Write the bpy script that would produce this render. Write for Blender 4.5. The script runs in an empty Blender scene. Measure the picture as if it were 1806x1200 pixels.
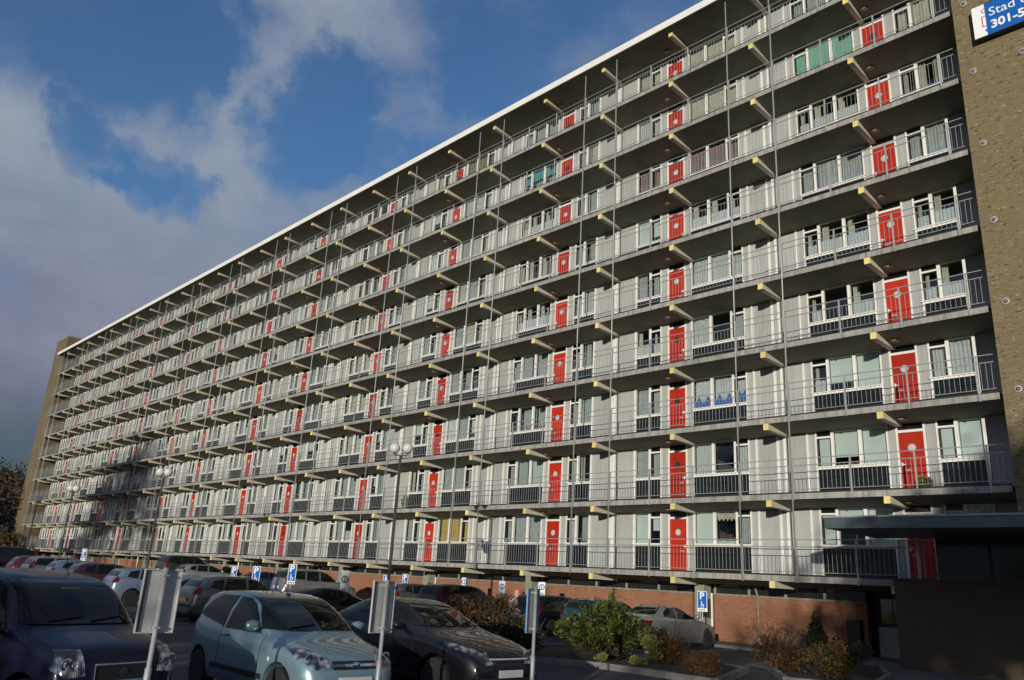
import bpy, bmesh, math, random
from math import sin, cos, pi, radians as RAD
from mathutils import Vector, Matrix
from mathutils.bvhtree import BVHTree
rng = random.Random(11)
SC = bpy.context.scene
COL = SC.collection

# ------------------------------------------------------------------ camera
ZO = 2.4                                   # ground level is z = 0, the camera stands 1.85 m above it
yaw, pit, rol = -0.812080, 0.299304, 0.0587225
CAM = Vector((18.374, -26.670, -0.5545 + ZO))
fw = Vector((sin(yaw)*cos(pit), cos(yaw)*cos(pit), sin(pit)))
rt = Vector((cos(yaw), -sin(yaw), 0)); up = rt.cross(fw)
r2 = rt*cos(rol) + up*sin(rol); u2 = up*cos(rol) - rt*sin(rol)
cd = bpy.data.cameras.new('camera'); co = bpy.data.objects.new('camera', cd); COL.objects.link(co)
co.matrix_world = Matrix(((r2.x, u2.x, -fw.x, CAM.x), (r2.y, u2.y, -fw.y, CAM.y), (r2.z, u2.z, -fw.z, CAM.z), (0, 0, 0, 1)))
cd.sensor_fit = 'HORIZONTAL'; cd.sensor_width = 36; cd.lens = 36*1379.82/1806
cd.clip_start = 0.1; cd.clip_end = 3000
SC.camera = co

# ------------------------------------------------------------------ light
SUN_EL = RAD(6.6)
SUN_DIR = Vector((0.486, -0.874, 0)).normalized()*cos(SUN_EL) + Vector((0, 0, sin(SUN_EL)))   # towards the sun
sl = bpy.data.lights.new('sun', 'SUN'); sl.energy = 3.9; sl.angle = RAD(0.53); sl.color = (1.0, 0.93, 0.80)
so = bpy.data.objects.new('sun', sl); COL.objects.link(so)
so.rotation_euler = (-SUN_DIR).to_track_quat('-Z', 'Y').to_euler(); so.location = (30, -60, 40)

W = bpy.data.worlds.new('World'); SC.world = W; W.use_nodes = True
SKYMARKS = [((-.85, .10, .515), 1.5, 8.5, -.26), ((-.815, .19, .545), 1.5, 7.5, -.26), ((-.795, .235, .555), 0, 4, -.10), ((-.882, .20, .436), 0, 3.2, -.38), ((-.866, .262, .428), 0, 3.4, -.42), ((-.885, .29, .36), 1, 5, .14),
            ((-.807, .26, .53), 0, 4.5, .06), ((-.776, .288, .561), .5, 5.5, .05), ((-.743, .315, .591), 1, 6.5, .05), ((-.70, .36, .612), 1, 6, .05), ((-.76, .392, .520), 1, 6, -.32), ((-.736, .392, .552), 0, 4.5, -.12),
            ((-.744, .447, .494), 0, 4.5, -.20), ((-.575, .5, .648), 2, 9, -.18), ((-.635, .445, .635), 1, 7, -.12), ((-.694, .46, .555), 1, 8, .09), ((-.811, .309, .495), 1, 5.5, .14), ((-.893, .143, .43), 2, 8.5, .14), ((-.856, .21, .475), 1, 5.5, .12), ((-.765, .457, .445), 1, 6, .10)]
def build_world():
    nt = W.node_tree; nt.nodes.clear(); N = nt.nodes.new; L = nt.links.new
    out = N('ShaderNodeOutputWorld'); bg = N('ShaderNodeBackground'); bg.inputs[1].default_value = 0.1
    sky = N('ShaderNodeTexSky'); sky.sky_type = 'NISHITA'; sky.sun_disc = False
    sky.sun_elevation = SUN_EL; sky.sun_rotation = math.atan2(SUN_DIR.x, SUN_DIR.y)
    sky.air_density = 1.0; sky.dust_density = 0.4; sky.ozone_density = 2.5
    tc = N('ShaderNodeTexCoord'); D = tc.outputs['Generated']
    def math_(op, a, b=None, clamp=False):
        n = N('ShaderNodeMath'); n.operation = op; n.use_clamp = clamp
        for i, v in enumerate((a, b)):
            if v is None: continue
            if isinstance(v, (int, float)): n.inputs[i].default_value = v
            else: L(v, n.inputs[i])
        return n.outputs[0]
    def mr(v, a, b, c, d, smooth=True):
        n = N('ShaderNodeMapRange'); n.interpolation_type = 'SMOOTHSTEP' if smooth else 'LINEAR'
        L(v, n.inputs['Value']); n.inputs['From Min'].default_value = a; n.inputs['From Max'].default_value = b
        n.inputs['To Min'].default_value = c; n.inputs['To Max'].default_value = d
        return n.outputs[0]
    wn = N('ShaderNodeTexNoise'); wn.inputs['Scale'].default_value = 7; wn.inputs['Detail'].default_value = 7; wn.inputs['Roughness'].default_value = .6; L(D, wn.inputs['Vector'])
    w1 = N('ShaderNodeVectorMath'); w1.operation = 'SUBTRACT'; L(wn.outputs['Color'], w1.inputs[0]); w1.inputs[1].default_value = (.5, .5, .5)
    w2 = N('ShaderNodeVectorMath'); w2.operation = 'SCALE'; L(w1.outputs[0], w2.inputs[0]); w2.inputs['Scale'].default_value = .26
    w3 = N('ShaderNodeVectorMath'); w3.operation = 'ADD'; L(D, w3.inputs[0]); L(w2.outputs[0], w3.inputs[1])
    w4 = N('ShaderNodeVectorMath'); w4.operation = 'NORMALIZE'; L(w3.outputs[0], w4.inputs[0]); DW = w4.outputs[0]
    def blob(d, r0, r1, amp):
        n = N('ShaderNodeVectorMath'); n.operation = 'DOT_PRODUCT'; L(DW, n.inputs[0]); n.inputs[1].default_value = Vector(d).normalized()
        return mr(n.outputs['Value'], cos(RAD(r1)), cos(RAD(r0)), 0, amp)
    def noise(scale, detail, rough, dist=0.0, off=(0, 0, 0), squash=1.0):
        mp = N('ShaderNodeMapping'); L(D, mp.inputs[0]); mp.inputs['Location'].default_value = off; mp.inputs['Scale'].default_value = (1, 1, squash)
        n = N('ShaderNodeTexNoise'); L(mp.outputs[0], n.inputs['Vector']); n.inputs['Scale'].default_value = scale
        n.inputs['Detail'].default_value = detail; n.inputs['Roughness'].default_value = rough; n.inputs['Distortion'].default_value = dist
        return n.outputs['Fac']
    def mixc(f, a, b):
        n = N('ShaderNodeMix'); n.data_type = 'RGBA'
        L(f, n.inputs[0])
        for i, v in ((6, a), (7, b)):
            if isinstance(v, tuple): n.inputs[i].default_value = (*v, 1)
            else: L(v, n.inputs[i])
        return n.outputs[2]
    sep = N('ShaderNodeSeparateXYZ'); L(D, sep.inputs[0]); Z = sep.outputs['Z']
    # cloud cover: fractal noise, with the gaps and banks where this sky has them
    cov = noise(3.1, 10, 0.58, 0.25, (0.3, 1.7, 0.4), 1.5)
    cov = math_('ADD', cov, math_('MULTIPLY', math_('SUBTRACT', noise(9.0, 6, 0.6, 0.2, (4, 2, 1)), 0.5), 0.22))
    for d, r0, r1, a in SKYMARKS: cov = math_('ADD', cov, blob(d, r0, r1, a))
    cov = math_('ADD', cov, mr(Z, 0.50, 0.30, 0.0, 0.34))
    alpha = mr(cov, 0.29, 0.80, 0.08, 0.95)
    # cloud colour: grey white high up, mauve lower, slate near the horizon
    sh = noise(4.5, 8, 0.6, 0.3, (9, 3, 2), 1.6)
    hi = mixc(mr(sh, 0.3, 0.7, 0, 1), (2.2, 2.65, 3.5), (3.15, 3.65, 4.4))
    mid = mixc(mr(sh, 0.3, 0.7, 0, 1), (1.95, 2.0, 2.75), (2.7, 2.8, 3.6))
    lo = mixc(mr(sh, 0.3, 0.7, 0, 1), (0.55, 0.85, 1.2), (0.85, 1.15, 1.55))
    c = mixc(mr(Z, 0.40, 0.24, 0, 1), hi, mid)
    c = mixc(mr(Z, 0.235, 0.08, 0, 1), c, lo)
    hsv = N('ShaderNodeHueSaturation'); hsv.inputs['Saturation'].default_value = 1.2; hsv.inputs['Hue'].default_value = 0.512; hsv.inputs['Value'].default_value = 1.65; L(sky.outputs[0], hsv.inputs['Color'])
    final = mixc(alpha, hsv.outputs[0], c)
    L(final, bg.inputs[0]); L(bg.outputs[0], out.inputs[0])
build_world()
SC.view_settings.view_transform = 'Standard'; SC.view_settings.look = 'None'
SC.view_settings.exposure = 0.0; SC.view_settings.gamma = 1.0; SC.view_settings.use_curve_mapping = False

# ------------------------------------------------------------------ materials
def mat(name, col, rough=0.7, metal=0.0, spec=0.5, coat=0.0, var=0.0, vscale=3.0, bump=0.0, bscale=40.0, col2=None, island=0.0, emit=0.0, trans=0.0, obj=0.0, streak=0.0):
    m = bpy.data.materials.new(name); m.use_nodes = True; nt = m.node_tree; b = nt.nodes['Principled BSDF']; N = nt.nodes.new; L = nt.links.new
    b.inputs['Base Color'].default_value = (*col, 1); b.inputs['Roughness'].default_value = rough; b.inputs['Metallic'].default_value = metal
    b.inputs['Specular IOR Level'].default_value = spec; b.inputs['Coat Weight'].default_value = coat; b.inputs['Coat Roughness'].default_value = 0.04
    if emit: b.inputs['Emission Color'].default_value = (*col, 1); b.inputs['Emission Strength'].default_value = emit
    src = None
    if var or col2 or island:
        tc = N('ShaderNodeTexCoord')
        c2 = col2 or tuple(min(1, c*(1-var)) for c in col)
        n = N('ShaderNodeTexNoise'); n.inputs['Scale'].default_value = vscale; n.inputs['Detail'].default_value = 6; n.inputs['Roughness'].default_value = 0.62
        L(tc.outputs['Object'], n.inputs['Vector'])
        r = N('ShaderNodeMapRange'); L(n.outputs['Fac'], r.inputs[0]); r.inputs[1].default_value = 0.35; r.inputs[2].default_value = 0.65
        mx = N('ShaderNodeMix'); mx.data_type = 'RGBA'; L(r.outputs[0], mx.inputs[0]); mx.inputs[6].default_value = (*col, 1); mx.inputs[7].default_value = (*c2, 1)
        src = mx.outputs[2]
        if island:
            g = N('ShaderNodeNewGeometry'); h = N('ShaderNodeHueSaturation')
            r2_ = N('ShaderNodeMapRange'); L(g.outputs['Random Per Island'], r2_.inputs[0]); r2_.inputs[3].default_value = 1-island; r2_.inputs[4].default_value = 1+island
            r3_ = N('ShaderNodeMapRange'); L(g.outputs['Random Per Island'], r3_.inputs[0]); r3_.inputs[3].default_value = 0.48; r3_.inputs[4].default_value = 0.525
            L(src, h.inputs['Color']); L(r2_.outputs[0], h.inputs['Value']); L(r3_.outputs[0], h.inputs['Hue']); src = h.outputs[0]
        L(src, b.inputs['Base Color'])
    if (obj or streak) and src:
        fac = None
        if obj:
            oi = N('ShaderNodeObjectInfo'); q = N('ShaderNodeMapRange'); L(oi.outputs['Random'], q.inputs[0]); q.inputs[3].default_value = 1-obj; q.inputs[4].default_value = 1+obj; fac = q.outputs[0]
        if streak:
            tc2 = N('ShaderNodeTexCoord'); ad = N('ShaderNodeVectorMath'); ad.operation = 'ADD'; L(tc2.outputs['Object'], ad.inputs[0])
            if obj: L(oi.outputs['Location'], ad.inputs[1])
            mp = N('ShaderNodeMapping'); L(ad.outputs[0], mp.inputs[0]); mp.inputs['Scale'].default_value = (7, 7, .5)
            n3 = N('ShaderNodeTexNoise'); n3.inputs['Scale'].default_value = 1; n3.inputs['Detail'].default_value = 5; n3.inputs['Roughness'].default_value = .6; L(mp.outputs[0], n3.inputs['Vector'])
            q2 = N('ShaderNodeMapRange'); L(n3.outputs['Fac'], q2.inputs[0]); q2.inputs[1].default_value = .42; q2.inputs[2].default_value = .68; q2.inputs[3].default_value = 1; q2.inputs[4].default_value = 1-streak
            if fac is None: fac = q2.outputs[0]
            else: mm = N('ShaderNodeMath'); mm.operation = 'MULTIPLY'; L(fac, mm.inputs[0]); L(q2.outputs[0], mm.inputs[1]); fac = mm.outputs[0]
        vs = N('ShaderNodeVectorMath'); vs.operation = 'SCALE'; L(src, vs.inputs[0]); L(fac, vs.inputs['Scale']); src = vs.outputs[0]; L(src, b.inputs['Base Color'])
    if bump:
        tc = N('ShaderNodeTexCoord'); n = N('ShaderNodeTexNoise'); n.inputs['Scale'].default_value = bscale; n.inputs['Detail'].default_value = 4
        L(tc.outputs['Object'], n.inputs['Vector']); bp = N('ShaderNodeBump'); bp.inputs['Strength'].default_value = bump; bp.inputs['Distance'].default_value = 0.02
        L(n.outputs['Fac'], bp.inputs['Height']); L(bp.outputs[0], b.inputs['Normal'])
    if trans:
        t = N('ShaderNodeBsdfTranslucent'); ms = N('ShaderNodeMixShader'); ms.inputs[0].default_value = trans
        if src: L(src, t.inputs[0])
        else: t.inputs[0].default_value = (*col, 1)
        L(b.outputs[0], ms.inputs[1]); L(t.outputs[0], ms.inputs[2]); L(ms.outputs[0], nt.nodes['Material Output'].inputs[0])
    return m
def glass_mat(name, tint, refl=0.12):
    m = bpy.data.materials.new(name); m.use_nodes = True; nt = m.node_tree; N = nt.nodes.new; L = nt.links.new; nt.nodes.clear()
    o = N('ShaderNodeOutputMaterial'); t = N('ShaderNodeBsdfTransparent'); t.inputs[0].default_value = (*tint, 1)
    g = N('ShaderNodeBsdfGlossy'); g.inputs['Roughness'].default_value = 0.02; g.inputs[0].default_value = (.9, .95, 1, 1)
    f = N('ShaderNodeLayerWeight'); f.inputs[0].default_value = .5; pw = N('ShaderNodeMath'); pw.operation = 'POWER'; L(f.outputs['Facing'], pw.inputs[0]); pw.inputs[1].default_value = 4.5
    a = N('ShaderNodeMath'); a.operation = 'MULTIPLY_ADD'; a.use_clamp = True; L(pw.outputs[0], a.inputs[0]); a.inputs[1].default_value = .6; a.inputs[2].default_value = refl
    x = N('ShaderNodeMixShader'); L(a.outputs[0], x.inputs[0]); L(t.outputs[0], x.inputs[1]); L(g.outputs[0], x.inputs[2]); L(x.outputs[0], o.inputs[0])
    return m
def brick_mat(name, c1, c2, mortar, bw=0.22, bh=0.065, stain=None, dark_holes=0.0, rough=0.85):
    m = bpy.data.materials.new(name); m.use_nodes = True; nt = m.node_tree; b = nt.nodes['Principled BSDF']; N = nt.nodes.new; L = nt.links.new
    tc = N('ShaderNodeTexCoord'); geo = N('ShaderNodeNewGeometry'); sp = N('ShaderNodeSeparateXYZ'); L(tc.outputs['Object'], sp.inputs[0])
    sn = N('ShaderNodeSeparateXYZ'); L(geo.outputs['Normal'], sn.inputs[0])
    ab = N('ShaderNodeMath'); ab.operation = 'ABSOLUTE'; L(sn.outputs[0], ab.inputs[0]); gt = N('ShaderNodeMath'); gt.operation = 'GREATER_THAN'; L(ab.outputs[0], gt.inputs[0]); gt.inputs[1].default_value = 0.5
    mx = N('ShaderNodeMix'); L(gt.outputs[0], mx.inputs[0]); L(sp.outputs[0], mx.inputs[2]); L(sp.outputs[1], mx.inputs[3])
    cb = N('ShaderNodeCombineXYZ'); L(mx.outputs[0], cb.inputs[0]); L(sp.outputs[2], cb.inputs[1])
    br = N('ShaderNodeTexBrick'); L(cb.outputs[0], br.inputs['Vector']); br.inputs['Scale'].default_value = 1; br.inputs['Brick Width'].default_value = bw; br.inputs['Row Height'].default_value = bh
    br.inputs['Mortar Size'].default_value = 0.009; br.inputs['Mortar Smooth'].default_value = 0.3; br.inputs['Bias'].default_value = 0.0
    br.inputs['Color1'].default_value = (*c1, 1); br.inputs['Color2'].default_value = (*c2, 1); br.inputs['Mortar'].default_value = (*mortar, 1)
    n = N('ShaderNodeTexNoise'); n.inputs['Scale'].default_value = 0.55; n.inputs['Detail'].default_value = 9; n.inputs['Roughness'].default_value = 0.7; L(tc.outputs['Object'], n.inputs['Vector'])
    r = N('ShaderNodeMapRange'); L(n.outputs['Fac'], r.inputs[0]); r.inputs[1].default_value = 0.38; r.inputs[2].default_value = 0.66; r.inputs[4].default_value = 0.75
    x = N('ShaderNodeMix'); x.data_type = 'RGBA'; L(r.outputs[0], x.inputs[0]); L(br.outputs['Color'], x.inputs[6]); x.inputs[7].default_value = (*(stain or mortar), 1)
    colr = x.outputs[2]
    if dark_holes:
        mp = N('ShaderNodeMapping'); L(cb.outputs[0], mp.inputs[0]); mp.inputs['Scale'].default_value = (3.2, 9, 1)
        n2 = N('ShaderNodeTexNoise'); n2.inputs['Scale'].default_value = 1.5; n2.inputs['Detail'].default_value = 3; L(mp.outputs[0], n2.inputs['Vector'])
        r2_ = N('ShaderNodeMapRange'); L(n2.outputs['Fac'], r2_.inputs[0]); r2_.inputs[1].default_value = 0.61; r2_.inputs[2].default_value = 0.66; r2_.inputs[4].default_value = dark_holes
        y = N('ShaderNodeMix'); y.data_type = 'RGBA'; L(r2_.outputs[0], y.inputs[0]); L(colr, y.inputs[6]); y.inputs[7].default_value = (.05, .035, .02, 1); colr = y.outputs[2]
        r3_ = N('ShaderNodeMapRange'); L(n2.outputs['Fac'], r3_.inputs[0]); r3_.inputs[1].default_value = 0.36; r3_.inputs[2].default_value = 0.28; r3_.inputs[4].default_value = dark_holes*.8
        y2 = N('ShaderNodeMix'); y2.data_type = 'RGBA'; L(r3_.outputs[0], y2.inputs[0]); L(colr, y2.inputs[6]); y2.inputs[7].default_value = (.52, .42, .24, 1); colr = y2.outputs[2]
    L(colr, b.inputs['Base Color']); b.inputs['Roughness'].default_value = rough; b.inputs['Specular IOR Level'].default_value = 0.2
    bp = N('ShaderNodeBump'); bp.inputs['Strength'].default_value = 0.6; bp.inputs['Distance'].default_value = 0.015; L(br.outputs['Fac'], bp.inputs['Height']); bp.invert = True; L(bp.outputs[0], b.inputs['Normal'])
    return m

M = {}
M['white'] = mat('white_paint', (.78, .77, .73), .5, var=.12, vscale=1.2)
M['panel'] = mat('grey_panel', (.385, .40, .385), .6, var=.10, vscale=.9, obj=.06, streak=.14)
M['storage'] = mat('grey_storage_door', (.395, .41, .40), .6, var=.10, vscale=.9, obj=.08, streak=.14)
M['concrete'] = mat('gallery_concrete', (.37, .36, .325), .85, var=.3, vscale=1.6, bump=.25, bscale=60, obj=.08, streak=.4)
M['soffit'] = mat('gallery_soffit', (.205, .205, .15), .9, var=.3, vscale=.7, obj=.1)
M['beam'] = mat('beam_concrete', (.54, .51, .42), .8, var=.18, vscale=2, obj=.1)
M['yellow'] = mat('yellow_beam_paint', (.76, .63, .24), .7, var=.25, vscale=5, obj=.14)
M['galv'] = mat('galvanised_steel', (.39, .405, .41), .5, .3, var=.2, vscale=6)
M['red'] = mat('red_door_paint', (.43, .024, .010), .55, spec=.25, var=.18, vscale=1.5, obj=.22, streak=.12)
M['porthole'] = mat('porthole_glass', (.60, .62, .60), .3, var=.3, vscale=9)
M['porthole_dark'] = mat('porthole_dark_glass', (.03, .035, .035), .1)
M['dado'] = mat('dark_glass_dado', (.012, .017, .018), .22, spec=.5, var=.4, vscale=2)
M['frame_dark'] = mat('dark_seal', (.02, .02, .02), .6)
M['lightbox'] = mat('top_light_glass', (.008, .009, .01), .08)
M['glass'] = glass_mat('window_glass', (.93, .96, .95), .05)
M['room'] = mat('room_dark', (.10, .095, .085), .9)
M['net'] = mat('net_curtain', (.58, .60, .60), .9, var=.2, vscale=7, trans=.25)
M['net2'] = mat('grey_net_curtain', (.42, .45, .45), .9, var=.22, vscale=5, trans=.25)
M['net3'] = mat('cream_curtain', (.55, .52, .44), .9, var=.25, vscale=8, trans=.2)
M['lace'] = mat('lace_curtain', (.72, .74, .76), .9, col2=(.40, .43, .46), vscale=22, trans=.25)
M['blind'] = mat('pale_blind', (.52, .57, .56), .7, var=.08, vscale=2)
M['mint'] = mat('mint_blind', (.20, .42, .33), .5, var=.12, vscale=2)
M['teal'] = mat('teal_cloth', (.05, .33, .42), .7, var=.3, vscale=6)
M['ochre'] = mat('ochre_cloth', (.46, .31, .09), .8, var=.2, vscale=3)
M['khaki'] = mat('khaki_blind', (.20, .18, .09), .8, var=.3, vscale=14)
M['blue'] = mat('blue_valance', (.03, .12, .42), .8, var=.3, vscale=10)
M['rust'] = mat('rust_curtain', (.30, .12, .06), .8, col2=(.10, .13, .22), vscale=5)
M['roofwhite'] = mat('roof_edge_white', (.78, .77, .72), .5, var=.08, vscale=.6)
M['bitumen'] = mat('bitumen', (.05, .05, .052), .9)
M['lamp_disc'] = mat('gallery_lamp_plastic', (.22, .17, .13), .5)
M['oldbrick'] = brick_mat('weathered_brick', (.21, .165, .095), (.16, .12, .068), (.13, .105, .07), stain=(.12, .095, .06), dark_holes=.6)
M['shadebrick'] = brick_mat('shaded_brick', (.13, .10, .07), (.10, .075, .05), (.09, .075, .055), stain=(.11, .085, .06))  # brick colour darkened to carry the shade on the entrance wall
M['redbrick'] = brick_mat('red_brick', (.31, .115, .06), (.215, .075, .042), (.25, .19, .14), stain=(.33, .17, .105), dark_holes=.35)
M['buffbrick'] = brick_mat('buff_brick', (.235, .19, .105), (.175, .138, .076), (.15, .122, .076), stain=(.17, .13, .078), dark_holes=.85)
M['coping'] = mat('coping_concrete', (.28, .275, .23), .85, var=.3, vscale=2, streak=.3)
M['column'] = mat('column_concrete', (.27, .29, .24), .85, var=.25, vscale=2)
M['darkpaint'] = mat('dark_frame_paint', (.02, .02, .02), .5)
M['striplass'] = mat('strip_window_glass', (.018, .018, .016), .1)
M['asphalt'] = mat('asphalt', (.052, .052, .052), .9, col2=(.035, .035, .037), vscale=.8, bump=.3, bscale=90)
M['paving'] = mat('concrete_paving', (.17, .165, .15), .9, col2=(.11, .105, .095), vscale=1.2, bump=.2, bscale=50)
M['kerb'] = mat('kerb_concrete', (.19, .185, .17), .85, var=.3, vscale=2)
M['marking'] = mat('parking_marking', (.55, .55, .53), .8, col2=(.2, .2, .2), vscale=7)
M['soil'] = mat('planting_soil', (.05, .036, .022), .95, var=.5, vscale=3, bump=.5, bscale=20)
M['grass'] = mat('field_grass', (.05, .065, .03), .95, col2=(.08, .07, .035), vscale=.2)
M['canopy'] = mat('canopy_metal', (.13, .17, .18), .4, .3, var=.3, vscale=1.2)
M['canopy_top'] = mat('canopy_top_edge', (.42, .42, .46), .5)
M['signblue'] = mat('sign_blue', (.010, .11, .40), .8, spec=.1)
M['signwhite'] = mat('sign_white', (.78, .78, .78), .8, spec=.1)
M['signback'] = mat('sign_back_grey', (.50, .51, .50), .5, .2, var=.12, vscale=6)
M['signedge'] = mat('sign_edge_blue', (.12, .25, .50), .5)
M['signred'] = mat('sign_red', (.42, .03, .04), .5)
M['black'] = mat('black_plastic', (.012, .012, .013), .6)
M['globe'] = mat('lamp_globe', (.66, .66, .63), .35, trans=.15)
M['postgrey'] = mat('lamp_post_paint', (.05, .052, .05), .6, .0)
M['anchor'] = mat('anchor_plate', (.40, .385, .36), .6, var=.3, vscale=20)
M['anchor_hub'] = mat('anchor_hub', (.25, .23, .22), .6)
M['tyre'] = mat('tyre_rubber', (.013, .013, .014), .85, var=.3, vscale=8)
M['rim'] = mat('alloy_rim', (.52, .53, .54), .35, .25)
M['chrome'] = mat('chrome', (.75, .76, .78), .08, 1.0)
M['carglass'] = mat('car_glass', (.008, .010, .010), .03, spec=.28)
M['plate'] = mat('plate_blank', (.62, .62, .62), .5)
M['plate_y'] = mat('plate_amber', (.60, .28, .08), .5)
M['well'] = mat('wheel_well', (.006, .006, .006), .9)
M['tail'] = mat('tail_light', (.09, .003, .003), .35, spec=.2)
M['tailclear'] = mat('tail_light_clear', (.7, .6, .55), .1, coat=1)
def headlight_mat():
    m = mat('headlight_lens', (.6, .62, .65), .07, .75, coat=1); nt = m.node_tree; N = nt.nodes.new; L = nt.links.new; b = nt.nodes['Principled BSDF']
    tc = N('ShaderNodeTexCoord'); v = N('ShaderNodeTexVoronoi'); v.inputs['Scale'].default_value = 9; L(tc.outputs['Object'], v.inputs['Vector'])
    r = N('ShaderNodeValToRGB'); r.color_ramp.elements[0].position = .12; r.color_ramp.elements[0].color = (.75, .78, .8, 1); r.color_ramp.elements[1].position = .62; r.color_ramp.elements[1].color = (.05, .055, .06, 1)
    L(v.outputs['Distance'], r.inputs[0]); L(r.outputs[0], b.inputs['Base Color'])
    w = N('ShaderNodeTexWave'); w.inputs['Scale'].default_value = 14; w.bands_direction = 'Y'; L(tc.outputs['Object'], w.inputs['Vector'])
    bp = N('ShaderNodeBump'); bp.inputs['Strength'].default_value = .35; bp.inputs['Distance'].default_value = .03; L(w.outputs['Fac'], bp.inputs['Height']); L(bp.outputs[0], b.inputs['Normal'])
    return m
M['headlight'] = headlight_mat()
M['amber'] = mat('amber_lens', (.7, .22, .02), .15, coat=1)
M['bark'] = mat('bark', (.065, .05, .036), .95, var=.4, vscale=6, bump=.6, bscale=14)
def leafmat(n, c, c2, isl=.45, tr=.3): return mat(n, c, .6, spec=.25, col2=c2, vscale=2.2, island=isl, trans=tr)
M['leaf_juniper'] = leafmat('juniper_green', (.165, .180, .032), (.085, .110, .020), .5)
M['leaf_dark'] = leafmat('dark_evergreen', (.025, .042, .018), (.016, .026, .012))
M['leaf_brown'] = leafmat('brown_leaves', (.105, .060, .022), (.060, .040, .018))
M['leaf_rust'] = leafmat('rust_leaves', (.20, .065, .018), (.10, .045, .016))
M['leaf_ochre'] = leafmat('ochre_leaves', (.21, .13, .035), (.11, .075, .028))
M['leaf_yellow'] = leafmat('variegated_leaves', (.30, .29, .09), (.11, .14, .03))
M['leaf_autumn'] = leafmat('autumn_wood', (.12, .078, .042), (.08, .052, .03))
M['leaf_hedge'] = leafmat('hedge_green', (.04, .055, .02), (.03, .04, .016))
M['skin'] = mat('skin', (.52, .30, .24), .6)
M['coat'] = mat('beige_coat', (.50, .42, .34), .85, var=.25, vscale=8)
M['trousers'] = mat('dark_trousers', (.04, .04, .05), .85)
M['scarf'] = mat('pink_scarf', (.62, .36, .34), .8, var=.2, vscale=20)
M['bag'] = mat('white_plastic_bag', (.66, .63, .55), .5, var=.2, vscale=9)

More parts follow.
